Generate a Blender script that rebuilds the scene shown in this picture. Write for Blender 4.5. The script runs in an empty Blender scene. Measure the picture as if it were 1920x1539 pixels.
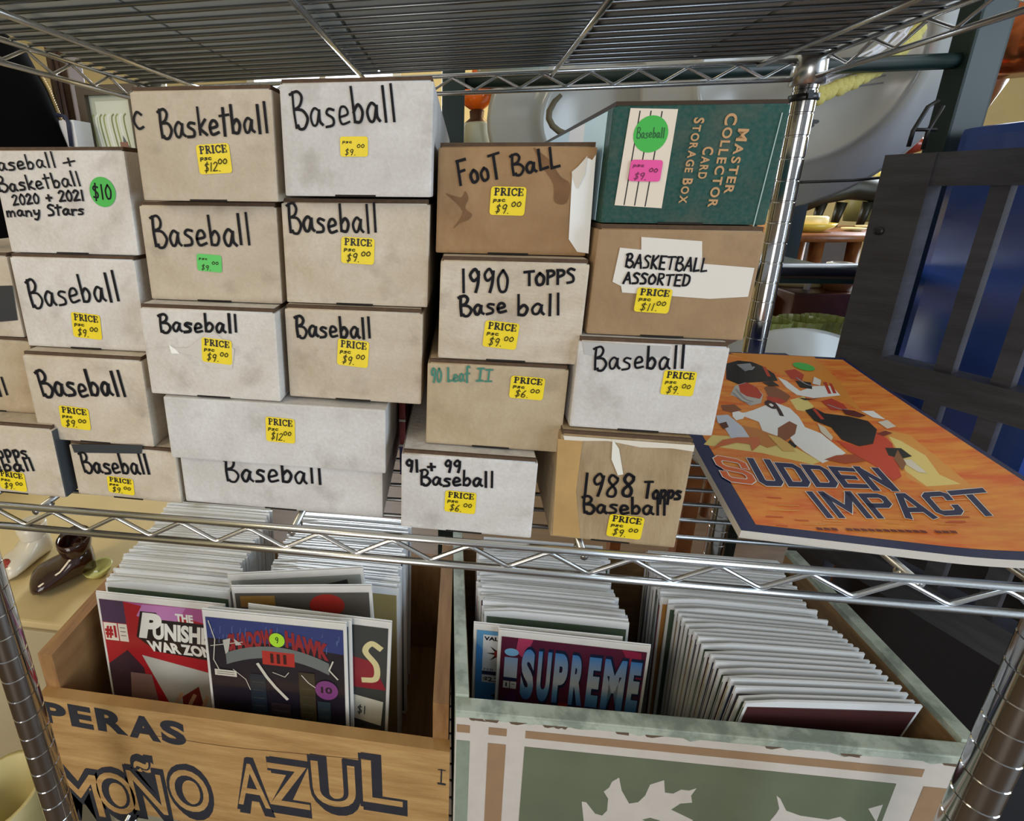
import bpy, bmesh, math, random
from math import sin, cos, pi, radians
from mathutils import Vector, Matrix
from mathutils.geometry import tessellate_polygon

# ------------------------------------------------------------------ camera, world, lights
SC = bpy.context.scene
COL = SC.collection
H = 1.20                                   # height of the lens above the floor
F, PX, PY = 875.2, 752.5, 597.0            # focal length and principal point of the cropped photograph (1920 x 1539)
YAW, PITCH, ROLL = radians(7.536), radians(15.444), radians(-.813)


def _rot():
    cy, sy, cp, sp, cr, sr = cos(YAW), sin(YAW), cos(PITCH), sin(PITCH), cos(ROLL), sin(ROLL)
    B = Matrix(((1, 0, 0), (0, 0, -1), (0, 1, 0)))
    Ry = Matrix(((cy, 0, sy), (0, 1, 0), (-sy, 0, cy)))
    Rx = Matrix(((1, 0, 0), (0, cp, -sp), (0, sp, cp)))
    Rz = Matrix(((cr, -sr, 0), (sr, cr, 0), (0, 0, 1)))
    return Rz @ Rx @ Ry @ B


M = _rot()
MT = M.transposed()
cam = bpy.data.cameras.new('camera')
cam.sensor_fit = 'HORIZONTAL'
cam.sensor_width = 36
cam.lens = F * 36 / 1920
cam.shift_x = (960 - PX) / 1920
cam.shift_y = -(769.5 - PY) / 1920
cam.clip_start = .01
cam.clip_end = 60
camo = bpy.data.objects.new('camera', cam)
COL.objects.link(camo)
mw = Matrix((M[0], -M[1], -M[2])).transposed().to_4x4()
mw.translation = (0, 0, H)
camo.matrix_world = mw
SC.camera = camo

SC.view_settings.view_transform = 'Standard'
SC.view_settings.look = 'None'
SC.view_settings.gamma = 1
SC.view_settings.exposure = -0.14
W = bpy.data.worlds.new('shop_light')
SC.world = W
W.use_nodes = True
W.node_tree.nodes['Background'].inputs[0].default_value = (.92, .95, 1, 1)
W.node_tree.nodes['Background'].inputs[1].default_value = .36


def area(name, loc, target, size, power, col, size_y=None):
    l = bpy.data.lights.new(name, 'AREA')
    l.energy = power
    l.color = col
    l.shape = 'RECTANGLE'
    l.size = size
    l.size_y = size_y or size
    o = bpy.data.objects.new(name, l)
    COL.objects.link(o)
    o.location = loc
    o.rotation_euler = (Vector(target) - Vector(loc)).to_track_quat('-Z', 'Y').to_euler()
    return o


area('assumed_front_daylight', (2.6, -.95, 1.30), (0, .4, 1.1), 1.5, 66, (.70, .85, 1), 2.0)  # assumed cool daylight from the right front; bare area light, no window built
area('low_front_fill', (-.7, -1.9, .95), (0, .4, 1.3), 1.0, 23, (1, .95, .88), 1.8)  # added low fill that brightens the upper shelf's underside, not a real door
area('assumed_warm_light', (-1.4, -.7, 2.0), (-.4, .4, .7), .6, 12, (1, .84, .58))  # assumed warm source at the left front; bare area light, no fixture built
area('back_window_light', (-.75, 2.9, 1.75), (0, .4, 1.0), .8, 40, (.82, .91, 1), 1.1)
area('assumed_side_daylight', (2.4, 1.9, 1.9), (.2, .5, 1.1), .9, 46, (.80, .90, 1), 1.1)  # assumed daylight from the right rear; stands free, no window at this spot
area('assumed_wall_light', (.75, 2.1, 2.2), (.6, 2.6, 1.0), .5, 22, (1, .80, .42))  # assumed warm source that yellows the back wall; no lamp fixture built

# ------------------------------------------------------------------ pixel helpers (real depth given each time)


def ray(x, y):
    return MT @ Vector(((x - PX) / F, (y - PY) / F, 1))


def atY(x, y, Y):
    d = ray(x, y)
    d = d * (Y / d.y)
    return Vector((d.x, d.y, d.z + H))


def atZ(x, y, Z):
    d = ray(x, y)
    d = d * ((Z - H) / d.z)
    return Vector((d.x, d.y, d.z + H))


# ------------------------------------------------------------------ materials
def lin(c):
    if isinstance(c, str):
        c = [int(c[i:i + 2], 16) for i in (0, 2, 4)]
    return tuple((v / 255 / 12.92 if v <= 10.3 else ((v / 255 + .055) / 1.055) ** 2.4) for v in c)


MATS = {}


def mat(name, col, rough=.6, metal=0, noise=0, nscale=20, col2=None, bump=0, bscale=120, spec=.5, stretch=None, coat=0, trans=0, lo=.35, hi=.65):
    if name in MATS:
        return MATS[name]
    m = bpy.data.materials.new(name)
    m.use_nodes = True
    nt = m.node_tree
    N = nt.nodes
    b = N['Principled BSDF']
    c = lin(col)
    b.inputs['Base Color'].default_value = (*c, 1)
    b.inputs['Roughness'].default_value = rough
    b.inputs['Metallic'].default_value = metal
    b.inputs['Specular IOR Level'].default_value = spec
    b.inputs['Coat Weight'].default_value = coat
    b.inputs['Transmission Weight'].default_value = trans
    if noise or bump:
        tc = N.new('ShaderNodeTexCoord')
        src = tc.outputs['Object']
        if stretch:
            mp = N.new('ShaderNodeMapping')
            mp.inputs['Scale'].default_value = stretch
            nt.links.new(src, mp.inputs[0])
            src = mp.outputs[0]
    if noise:
        n = N.new('ShaderNodeTexNoise')
        n.inputs['Scale'].default_value = nscale
        n.inputs['Detail'].default_value = 7
        n.inputs['Roughness'].default_value = .62
        nt.links.new(src, n.inputs['Vector'])
        r = N.new('ShaderNodeValToRGB')
        r.color_ramp.elements[0].position = lo
        r.color_ramp.elements[1].position = hi
        c2 = lin(col2) if col2 else tuple(v * (1 - noise) for v in c)
        r.color_ramp.elements[0].color = (*c2, 1)
        r.color_ramp.elements[1].color = (*c, 1)
        nt.links.new(n.outputs['Fac'], r.inputs[0])
        nt.links.new(r.outputs[0], b.inputs['Base Color'])
    if bump:
        n2 = N.new('ShaderNodeTexNoise')
        n2.inputs['Scale'].default_value = bscale
        n2.inputs['Detail'].default_value = 4
        nt.links.new(src, n2.inputs['Vector'])
        bp = N.new('ShaderNodeBump')
        bp.inputs['Strength'].default_value = bump
        bp.inputs['Distance'].default_value = .002
        nt.links.new(n2.outputs['Fac'], bp.inputs['Height'])
        nt.links.new(bp.outputs[0], b.inputs['Normal'])
    MATS[name] = m
    return m


def flat(c, rough=.55):
    """a printed or painted flat colour"""
    if not isinstance(c, str):
        c = '%02x%02x%02x' % tuple(c)
    return mat('print_' + c + ('' if rough == .55 else '_%d' % (rough * 100)), c, rough)


def emit(name, col, s):
    m = bpy.data.materials.new(name)
    m.use_nodes = True
    b = m.node_tree.nodes['Principled BSDF']
    b.inputs['Base Color'].default_value = (*lin(col), 1)
    b.inputs['Emission Color'].default_value = (*lin(col), 1)
    b.inputs['Emission Strength'].default_value = s
    return m


def clear_film(name, gloss):
    m = bpy.data.materials.new(name)
    m.use_nodes = True
    nt = m.node_tree
    nt.nodes.clear()
    o = nt.nodes.new('ShaderNodeOutputMaterial')
    mx = nt.nodes.new('ShaderNodeMixShader')
    t = nt.nodes.new('ShaderNodeBsdfTransparent')
    g = nt.nodes.new('ShaderNodeBsdfGlossy')
    g.inputs['Roughness'].default_value = .16
    mx.inputs[0].default_value = gloss
    nt.links.new(t.outputs[0], mx.inputs[1])
    nt.links.new(g.outputs[0], mx.inputs[2])
    nt.links.new(mx.outputs[0], o.inputs[0])
    return m


CHROME = mat('chrome_wire', 'cfd0d0', .27, 1)
MATW = mat('mat_wire', '97999b', .30, 1)
STEEL = mat('chrome_post', 'b8b8b8', .12, 1)
BLACKP = mat('black_plastic', '15151a', .35)
INK = mat('marker_ink', '0c0b12', .6, spec=.2)
PEN = mat('pen_ink', '2a2a14', .6, spec=.2)
YEL = mat('yellow_label', 'ecd21c', .5, noise=.08, nscale=60)
BROWN_EDGE = mat('raw_cardboard', '574230', .9, noise=.3, nscale=200)
FILM = clear_film('clear_bag', .07)

# ------------------------------------------------------------------ object helpers
ORG = {}


def tag(o, label=None, cat=None, group=None, kind=None):
    if label: o['label'] = label
    if cat: o['category'] = cat
    if group: o['group'] = group
    if kind: o['kind'] = kind
    return o


def thing(name, label, cat, loc=(0, 0, 0), rot=(0, 0, 0), group=None):
    o = bpy.data.objects.new(name, None)
    o.empty_display_size = .05
    COL.objects.link(o)
    o.location = loc
    o.rotation_euler = rot
    ORG[o.name] = Vector(loc)
    return tag(o, label, cat, group)


class MB:
    """collects shapes into one mesh"""

    def __init__(s, T=None):
        s.v, s.f, s.m, s.mats, s.sm = [], [], [], [], []
        s.T = T
        s.fine = 0
        s.layer = 0

    def mi(s, m):
        if m not in s.mats: s.mats.append(m)
        return s.mats.index(m)

    def add(s, vs, fs, m, smooth=False):
        k = len(s.v)
        s.v += [Vector(p) for p in vs]
        i = s.mi(m)
        for f in fs:
            s.f.append([k + q for q in f])
            s.m.append(i)
            s.sm.append(smooth)
        return s

    def box(s, lo, hi, m, R=None, c=None, bev=0):
        lo, hi = Vector(lo), Vector(hi)
        if bev:
            bm = bmesh.new()
            bmesh.ops.create_cube(bm, size=1)
            for v in bm.verts:
                v.co = Vector(((lo.x + hi.x) / 2 + v.co.x * (hi.x - lo.x), (lo.y + hi.y) / 2 + v.co.y * (hi.y - lo.y), (lo.z + hi.z) / 2 + v.co.z * (hi.z - lo.z)))
            bmesh.ops.bevel(bm, geom=list(bm.edges), offset=bev, segments=2, affect='EDGES', profile=.7)
            vs = [v.co.copy() for v in bm.verts]
            bm.verts.index_update()
            fs = [[v.index for v in f.verts] for f in bm.faces]
            bm.free()
        else:
            vs = [Vector((x, y, z)) for x in (lo.x, hi.x) for y in (lo.y, hi.y) for z in (lo.z, hi.z)]
            fs = [(0, 1, 3, 2), (4, 6, 7, 5), (0, 4, 5, 1), (2, 3, 7, 6), (0, 2, 6, 4), (1, 5, 7, 3)]
        if R is not None:
            c = Vector(c) if c is not None else (lo + hi) / 2
            vs = [R @ (v - c) + c for v in vs]
        return s.add(vs, fs, m)

    def tube(s, pts, r, m, n=8, cap=True, closed=False):
        pts = [Vector(p) for p in pts]
        vs, fs = [], []
        up = Vector((0, 0, 1))
        prev = None
        L = len(pts)
        for i, p in enumerate(pts):
            if closed:
                t = pts[(i + 1) % L] - pts[i - 1]
            else:
                t = (pts[min(i + 1, L - 1)] - pts[max(i - 1, 0)])
            t.normalize()
            if prev is None:
                a = t.cross(up)
                if a.length < 1e-3: a = t.cross(Vector((0, 1, 0)))
                a.normalize()
            else:
                a = prev - t * prev.dot(t)
                a.normalize()
            prev = a
            b = t.cross(a)
            rr = r[i] if isinstance(r, (list, tuple)) else r
            for k in range(n):
                q = 2 * pi * k / n
                vs.append(p + a * (cos(q) * rr) + b * (sin(q) * rr))
        for i in range(L if closed else L - 1):
            for k in range(n):
                i2 = (i + 1) % L
                fs.append((i * n + k, i * n + (k + 1) % n, i2 * n + (k + 1) % n, i2 * n + k))
        if cap and not closed:
            fs.append(tuple(range(n))[::-1])
            fs.append(tuple((L - 1) * n + k for k in range(n)))
        return s.add(vs, fs, m, True)

    def bands(s, prof, m, c, n=28):
        for a, b in zip(prof[:-1], prof[1:]): s.lathe([a, b], m, c, n)
        return s

    def lathe(s, prof, m, c=(0, 0, 0), n=28, R=None, sc=(1, 1, 1)):
        c = Vector(c)
        vs, fs = [], []
        for (r, z) in prof:
            for k in range(n):
                q = 2 * pi * k / n
                v = Vector((r * cos(q) * sc[0], r * sin(q) * sc[1], z * sc[2]))
                if R is not None: v = R @ v
                vs.append(c + v)
        for i in range(len(prof) - 1):
            for k in range(n):
                fs.append((i * n + k, i * n + (k + 1) % n, (i + 1) * n + (k + 1) % n, (i + 1) * n + k))
        return s.add(vs, fs, m, True)

    # ---- flat art: points are (u, v) in the plane s.T(u, v, lift)
    def poly(s, uv, m, lift=None):
        if lift is None:
            s.layer += 1
            lift = .00008 + s.layer * .000012
        if s.fine:
            tris = tessellate_polygon([[Vector((u, v, 0)) for u, v in uv]])
            k = s.fine
            for t in tris:
                a, b, c = [Vector(uv[i]) for i in t]
                idx, vs, fs = {}, [], []
                for i in range(k + 1):
                    for j in range(k + 1 - i):
                        idx[i, j] = len(vs)
                        p = a + (b - a) * (i / k) + (c - a) * (j / k)
                        vs.append(s.T(p.x, p.y, lift))
                for i in range(k):
                    for j in range(k - i):
                        fs.append((idx[i, j], idx[i + 1, j], idx[i, j + 1]))
                        if i + j < k - 1: fs.append((idx[i + 1, j], idx[i + 1, j + 1], idx[i, j + 1]))
                s.add(vs, fs, m)
            return s
        vs = [s.T(u, v, lift) for u, v in uv]
        return s.add(vs, [tuple(range(len(vs)))], m)

    def rect(s, u0, v0, u1, v1, m, rad=0, lift=None):
        if rad:
            p = []
            for cx, cy, a in ((u1 - rad, v1 - rad, 0), (u0 + rad, v1 - rad, 90), (u0 + rad, v0 + rad, 180), (u1 - rad, v0 + rad, 270)):
                for k in range(5): p.append((cx + rad * cos(radians(a + k * 22.5)), cy + rad * sin(radians(a + k * 22.5))))
        else:
            p = [(u0, v0), (u1, v0), (u1, v1), (u0, v1)]
        return s.poly(p, m, lift)

    def disc(s, u, v, ru, rv, m, n=28, lift=None):
        return s.poly([(u + ru * cos(2 * pi * k / n), v + rv * sin(2 * pi * k / n)) for k in range(n)], m, lift)

    def stroke(s, pts, w, m, lift=None, closed=False, smooth=True):
        if lift is None:
            s.layer += 1
            lift = .00008 + s.layer * .000012
        if smooth and len(pts) > 2: pts = spline(pts)
        for q in ribbon(pts, w, closed):
            s.add([s.T(u, v, lift) for u, v in q], [(0, 1, 2, 3)], m)

    def mesh_uv(s, vs, fs, m, lift=None):
        if lift is None:
            s.layer += 1
            lift = .00008 + s.layer * .000012
        return s.add([s.T(u, v, lift) for u, v in vs], fs, m)

    def build(s, name, parent=None, local=False, auto=True):
        me = bpy.data.meshes.new(name)
        o0 = Vector((0, 0, 0))
        if parent is not None and not local: o0 = ORG.get(parent.name, Vector((0, 0, 0)))
        own = Vector((0, 0, 0))
        if parent is None and not local and s.v:
            xs = [v.x for v in s.v]; ys = [v.y for v in s.v]; zs = [v.z for v in s.v]
            own = Vector(((min(xs) + max(xs)) / 2, (min(ys) + max(ys)) / 2, min(zs)))
            o0 = own
        me.from_pydata([v - o0 for v in s.v], [], s.f)
        for m in s.mats: me.materials.append(m)
        me.polygons.foreach_set('material_index', s.m)
        me.polygons.foreach_set('use_smooth', s.sm)
        me.update()
        o = bpy.data.objects.new(name, me)
        COL.objects.link(o)
        if parent is not None:
            o.parent = parent
            if not local: ORG[o.name] = o0
        else:
            o.location = own
            ORG[o.name] = own
        return o


def fixn(o):
    bm = bmesh.new()
    bm.from_mesh(o.data)
    bmesh.ops.recalc_face_normals(bm, faces=bm.faces)
    bm.to_mesh(o.data)
    bm.free()
    return o


def spline(pts, k=6):
    P = [Vector((p[0], p[1])) for p in pts]
    out = []
    for i in range(len(P) - 1):
        p0, p1, p2, p3 = P[max(i - 1, 0)], P[i], P[i + 1], P[min(i + 2, len(P) - 1)]
        for j in range(k):
            t = j / k
            out.append(.5 * ((2 * p1) + (p2 - p0) * t + (2 * p0 - 5 * p1 + 4 * p2 - p3) * t * t + (3 * p1 - p0 - 3 * p2 + p3) * t ** 3))
    out.append(P[-1])
    return [(p.x, p.y) for p in out]


def ribbon(pts, w, closed=False):
    P = [Vector((p[0], p[1])) for p in pts]
    n = len(P)
    off = []
    for i in range(n):
        a = (P[i] - P[i - 1]) if (i > 0 or closed) else (P[1] - P[0])
        b = (P[(i + 1) % n] - P[i]) if (i < n - 1 or closed) else (P[-1] - P[-2])
        if a.length < 1e-9: a = b
        if b.length < 1e-9: b = a
        a, b = a.normalized(), b.normalized()
        na, nb = Vector((-a.y, a.x)), Vector((-b.y, b.x))
        m = na + nb
        if m.length < 1e-3: m = na
        m.normalize()
        d = max(m.dot(na), .45)
        off.append(m * (w / 2 / d))
    ends = range(n if closed else n - 1)
    for i in ends:
        j = (i + 1) % n
        p, q = P[i], P[j]
        e0 = e1 = Vector((0, 0))
        if not closed:
            t = (q - p).normalized() * w * .35
            if i == 0: e0 = -t
            if i == n - 2: e1 = t
        yield [tuple(p + off[i] + e0), tuple(p - off[i] + e0), tuple(q - off[j] + e1), tuple(q + off[j] + e1)]


# ------------------------------------------------------------------ handwriting
G = {
    'B': (.68, [[(.10, 0), (.08, .5), (.12, 1)], [(.0, .93), (.32, 1.02), (.48, .84), (.38, .62), (.14, .52)], [(.14, .52), (.48, .48), (.64, .24), (.48, -.02), (.26, -.04), (.2, .06)]]),
    'a': (.60, [[(.44, .42), (.25, .52), (.05, .30), (.12, .04), (.3, .06), (.45, .45)], [(.45, .45), (.44, .15), (.56, .02)]]),
    's': (.50, [[(.42, .46), (.2, .50), (.1, .38), (.35, .22), (.33, .04), (.02, .0)]]),
    'e': (.52, [[(.05, .22), (.4, .30), (.34, .48), (.16, .48), (.05, .26), (.14, .02), (.47, .08)]]),
    'b': (.56, [[(.08, 1), (.1, .02)], [(.1, .3), (.3, .5), (.47, .3), (.35, .03), (.1, .04)]]),
    'l': (.27, [[(.1, 1), (.13, 0)]]),
    'k': (.50, [[(.08, 1), (.08, 0)], [(.42, .55), (.1, .24)], [(.1, .24), (.45, 0)]]),
    't': (.45, [[(.2, .95), (.2, .0)], [(0, .68), (.45, .72)]]),
    'c': (.48, [[(.42, .42), (.2, .5), (.05, .25), (.18, .02), (.45, .06)]]),
    'o': (.52, [[(.25, .5), (.06, .3), (.15, .02), (.4, .08), (.42, .38), (.25, .5)]]),
    'm': (.75, [[(.05, .5), (.06, 0)], [(.06, .3), (.2, .5), (.32, .35), (.32, 0)], [(.32, .3), (.5, .5), (.62, .3), (.64, 0)]]),
    'n': (.55, [[(.06, .5), (.06, 0)], [(.06, .3), (.25, .5), (.42, .35), (.44, 0)]]),
    'y': (.52, [[(.05, .5), (.12, .15), (.4, .2)], [(.45, .5), (.4, .0), (.25, -.35), (.05, -.3)]]),
    'r': (.42, [[(.06, .5), (.08, 0)], [(.08, .3), (.22, .48), (.4, .45)]]),
    'f': (.42, [[(.42, .95), (.22, 1.0), (.16, .6), (.16, -.1)], [(0, .48), (.4, .52)]]),
    'p': (.52, [[(.08, .55), (.08, -.3)], [(.08, .42), (.3, .55), (.45, .35), (.3, .1), (.1, .14)]]),
    'S': (.55, [[(.5, .9), (.25, 1.0), (.08, .78), (.4, .45), (.4, .1), (.05, .03)]]),
    'T': (.62, [[(.0, .95), (.6, 1)], [(.3, .97), (.28, 0)]]),
    'F': (.58, [[(.1, 1), (.06, 0)], [(.05, .97), (.55, 1.0)], [(.08, .55), (.42, .58)]]),
    'O': (.62, [[(.3, .9), (.05, .55), (.15, .08), (.45, .1), (.55, .55), (.3, .9)]]),
    'L': (.52, [[(.08, 1), (.08, .02)], [(.08, .02), (.48, .08)]]),
    'A': (.62, [[(.0, 0), (.3, 1)], [(.3, 1), (.55, 0)], [(.1, .35), (.5, .38)]]),
    'K': (.58, [[(.08, 1), (.08, 0)], [(.5, 1), (.1, .45)], [(.1, .45), (.52, 0)]]),
    'E': (.55, [[(.08, 1), (.08, 0)], [(.08, .98), (.5, 1)], [(.08, .5), (.4, .52)], [(.08, .02), (.5, .0)]]),
    'R': (.60, [[(.08, 0), (.1, 1)], [(.1, 1), (.42, .95), (.45, .65), (.1, .5)], [(.15, .5), (.5, 0)]]),
    'D': (.62, [[(.08, 0), (.1, 1)], [(.05, 1), (.45, .85), (.52, .4), (.35, .05), (.05, .0)]]),
    'P': (.56, [[(.08, 0), (.1, 1)], [(.06, .98), (.42, .95), (.48, .68), (.12, .5)]]),
    'I': (.40, [[(.2, 1), (.2, 0)], [(.03, 1), (.38, 1)], [(.03, 0), (.38, 0)]]),
    'C': (.58, [[(.5, .85), (.28, 1), (.06, .5), (.25, .02), (.52, .12)]]),
    '0': (.56, [[(.28, 1), (.06, .6), (.14, .06), (.38, .08), (.48, .6), (.28, 1)]]),
    '1': (.30, [[(.15, 1), (.13, 0)]]),
    '2': (.56, [[(.05, .8), (.25, 1), (.45, .78), (.2, .3), (.02, .02)], [(.02, .02), (.5, .06)]]),
    '6': (.54, [[(.42, 1), (.12, .5), (.1, .1), (.35, .02), (.44, .3), (.25, .45), (.1, .25)]]),
    '8': (.56, [[(.42, .88), (.2, 1), (.08, .75), (.4, .35), (.36, .05), (.12, .05), (.1, .3), (.42, .7), (.42, .88)]]),
    '9': (.54, [[(.44, .75), (.3, 1), (.08, .75), (.2, .5), (.43, .65)], [(.45, .9), (.4, .4), (.3, 0)]]),
    '+': (.60, [[(.28, .75), (.28, .15)], [(.04, .44), (.54, .46)]]),
    '$': (.55, [[(.46, .82), (.2, .9), (.1, .7), (.4, .4), (.35, .12), (.05, .15)], [(.3, 1.1), (.2, -.1)]]),
    '.': (.25, [[(.1, .02), (.14, .02)]]),
    ' ': (.42, []),
}


def layout(text, jit=0.0, rnd=None, alph=G, gap=.08):
    """strokes of a line of writing, in cap-height units, and its width"""
    x, out = 0, []
    for ch in text:
        w, ss = alph[ch]
        dy = rnd.uniform(-jit, jit) if rnd else 0
        sc = 1 + (rnd.uniform(-jit, jit) if rnd else 0)
        for st in ss:
            out.append([(x + px * sc, py * sc + dy) for px, py in st])
        x += w + gap
    return out, x - gap


# serif capitals for the printed price labels: (centre line, stroke width)
SERIF = {
    'P': (.72, [([(.2, 0), (.2, 1)], .17), ([(.02, .03), (.4, .03)], .06), ([(.02, .97), (.3, .97)], .06), ([(.2, .97), (.5, .95), (.56, .75), (.5, .53), (.22, .5)], .10)]),
    'R': (.80, [([(.2, 0), (.2, 1)], .17), ([(.02, .03), (.4, .03)], .06), ([(.02, .97), (.3, .97)], .06), ([(.2, .97), (.5, .95), (.56, .75), (.48, .55), (.22, .5)], .10), ([(.36, .5), (.66, .03)], .15), ([(.6, .03), (.8, .03)], .06)]),
    'I': (.45, [([(.2, 0), (.2, 1)], .17), ([(.02, .03), (.4, .03)], .06), ([(.02, .97), (.4, .97)], .06)]),
    'C': (.76, [([(.64, .75), (.58, .92), (.4, .98), (.16, .8), (.12, .45), (.22, .12), (.44, .02), (.66, .2)], .12), ([(.66, .98), (.66, .68)], .06)]),
    'E': (.72, [([(.2, 0), (.2, 1)], .17), ([(.02, .97), (.62, .97)], .06), ([(.02, .03), (.64, .03)], .06), ([(.2, .5), (.5, .5)], .07), ([(.61, 1), (.61, .75)], .07), ([(.63, 0), (.63, .28)], .07), ([(.49, .62), (.49, .38)], .06)]),
}
# angular block capitals
BLOCK = {
    'S': (.83, [[(.70, .66), (.70, .80), (.60, .87), (.23, .87), (.13, .78), (.13, .62), (.23, .52), (.60, .48), (.70, .38), (.70, .22), (.60, .13), (.23, .13), (.13, .22), (.13, .34)]]),
    'U': (.83, [[(.13, 1), (.13, .22), (.23, .13), (.60, .13), (.70, .22), (.70, 1)]]),
    'D': (.83, [[(.13, .5), (.13, .87), (.58, .87), (.70, .75), (.70, .25), (.58, .13), (.13, .13), (.13, .5)]]),
    'E': (.80, [[(.76, .87), (.13, .87), (.13, .13), (.76, .13)], [(.13, .5), (.62, .5)]]),
    'N': (.85, [[(.13, 0), (.13, 1)], [(.16, .92), (.69, .08)], [(.72, 0), (.72, 1)]]),
    'I': (.28, [[(.13, 0), (.13, 1)]]),
    'M': (1.05, [[(.13, 0), (.13, 1)], [(.17, .92), (.52, .3), (.88, .92)], [(.92, 0), (.92, 1)]]),
    'P': (.80, [[(.13, 0), (.13, .87), (.58, .87), (.70, .78), (.70, .55), (.58, .45), (.13, .45)]]),
    'A': (.86, [[(.08, 0), (.36, .87), (.50, .87), (.78, 0)], [(.2, .28), (.66, .28)]]),
    'C': (.83, [[(.70, .66), (.70, .8), (.60, .87), (.23, .87), (.13, .78), (.13, .22), (.23, .13), (.60, .13), (.70, .22), (.70, .36)]]),
    'T': (.84, [[(0, .87), (.84, .87)], [(.42, .87), (.42, 0)]]),
}
_fc = {}


def font(text, off=0.0):
    """flat outline lettering in built-in type: verts (cap height 1), faces, width"""
    key = (text, off)
    if key in _fc: return _fc[key]
    c = bpy.data.curves.new('type', 'FONT')
    c.body = text
    c.size = 1
    c.offset = off
    c.resolution_u = 5
    o = bpy.data.objects.new('type', c)
    COL.objects.link(o)
    dg = bpy.context.evaluated_depsgraph_get()
    dg.update()
    me = bpy.data.meshes.new_from_object(o.evaluated_get(dg))
    vs = [(v.co.x, v.co.y) for v in me.vertices]
    fs = [tuple(p.vertices) for p in me.polygons]
    bpy.data.objects.remove(o)
    bpy.data.curves.remove(c)
    bpy.data.meshes.remove(me)
    x0 = min(v[0] for v in vs)
    x1 = max(v[0] for v in vs)
    k = 1 / .73
    vs = [((x - x0) * k, y * k) for x, y in vs]
    _fc[key] = (vs, fs, (x1 - x0) * k)
    return _fc[key]


def type_in(mb, text, u0, v0, u1, h, m, off=0.0, ang=0, shear=0, du=0, dv=0, lift=None, warp=None):
    """fit a printed word between u0 and u1 at cap height h"""
    vs, fs, w = font(text, off)
    k = (u1 - u0) / w
    ca, sa = cos(ang), sin(ang)
    pts = []
    for x, y in vs:
        x, y = x * k + y * h * shear, y * h
        if warp: y += warp(x / (u1 - u0))
        pts.append((u0 + du + x * ca - y * sa, v0 + dv + x * sa + y * ca))
    mb.mesh_uv(pts, fs, m, lift)


def quad_map(q):
    """q: (bottom-left, bottom-right, top-right, top-left) in uv -> f(s, t)"""
    a, b, c, d = [Vector(p) for p in q]
    return lambda s_, t: tuple(a * ((1 - s_) * (1 - t)) + b * (s_ * (1 - t)) + c * (s_ * t) + d * ((1 - s_) * t))


# ------------------------------------------------------------------ the room
def structure(name, lo, hi, m):
    return tag(MB().box(lo, hi, m).build(name), kind='structure')


WALL = mat('cream_wall', 'dcc893', .8, noise=.08, nscale=6)
structure('floor', (-3, -2.5, -.1), (4.2, 3.3, 0), mat('floor_boards', '5a4532', .5, noise=.3, nscale=8, stretch=(1, 8, 1)))
structure('wall_back', (-3, 3.2, 0), (4.2, 3.3, 2.9), WALL)
structure('wall_left', (-3.1, -2.5, 0), (-3, 3.3, 2.9), WALL)
structure('wall_right', (4.2, -2.5, 0), (4.3, 3.3, 2.9), WALL)
structure('ceiling', (-3, -2.5, 2.9), (4.2, 3.3, 3.0), mat('ceiling_paint', 'cfcabb', .9))


def window(name, x0, x1, z0, z1, y, label):
    b = MB()
    b.box((x0, y - .01, z0), (x1, y, z1), emit(name + '_daylight', 'e6f0ff', 4.0))
    o = tag(b.build(name), kind='structure')
    fr = MB()
    wm = mat('window_paint', 'd8d4c8', .5)
    t = .05
    fr.box((x0 - t, y - .05, z0 - t), (x1 + t, y - .012, z0), wm)
    fr.box((x0 - t, y - .05, z1), (x1 + t, y - .012, z1 + t), wm)
    fr.box((x0 - t, y - .05, z0), (x0, y - .012, z1), wm)
    fr.box((x1, y - .05, z0), (x1 + t, y - .012, z1), wm)
    fr.box(((x0 + x1) / 2 - .02, y - .04, z0), ((x0 + x1) / 2 + .02, y - .012, z1), wm)
    fr.build('window_frame', o)


window('window_1', -1.35, -.45, 1.2, 2.3, 3.2, '')
window('window_2', atY(1793, 50, 3.2).x, atY(1793, 50, 3.2).x + .9, atY(1820, 92, 3.2).z, 2.75, 3.2, '')

# ------------------------------------------------------------------ the wire rack
XL, XR, YF, YB = -.428, .398, .288, .66
YPF = .300
ZM = H - .2488        # centre of the top front wire of the middle shelf
ZT = H + .139
rack = thing('wire_rack', 'chrome wire shelving rack holding the card boxes', 'shelving rack', ((XL + XR) / 2, (YPF + YB) / 2, 0))


def post(x, y):
    b = MB()
    prof_r = .0126
    z = .012
    pr = []
    while z < H + .42:
        pr += [(prof_r, z), (prof_r, z + .0225), (prof_r - .0006, z + .0232), (prof_r - .0006, z + .0247)]
        z += .0254
    pr.append((prof_r, z))
    b.bands([(.001, .011)] + pr + [(.001, z)], STEEL, (x, y, 0), 28)
    o = b.build('post', rack)
    f = MB()
    f.lathe([(.001, 0), (.016, 0), (.016, .008), (.007, .012), (.007, .02)], BLACKP, (x, y, 0), 16)
    f.build('foot', o)
    return o


POSTS = [(XL, YPF), (XR, YPF), (XR, YB), (XL, YB)]
for x, y in POSTS: post(x, y)


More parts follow.
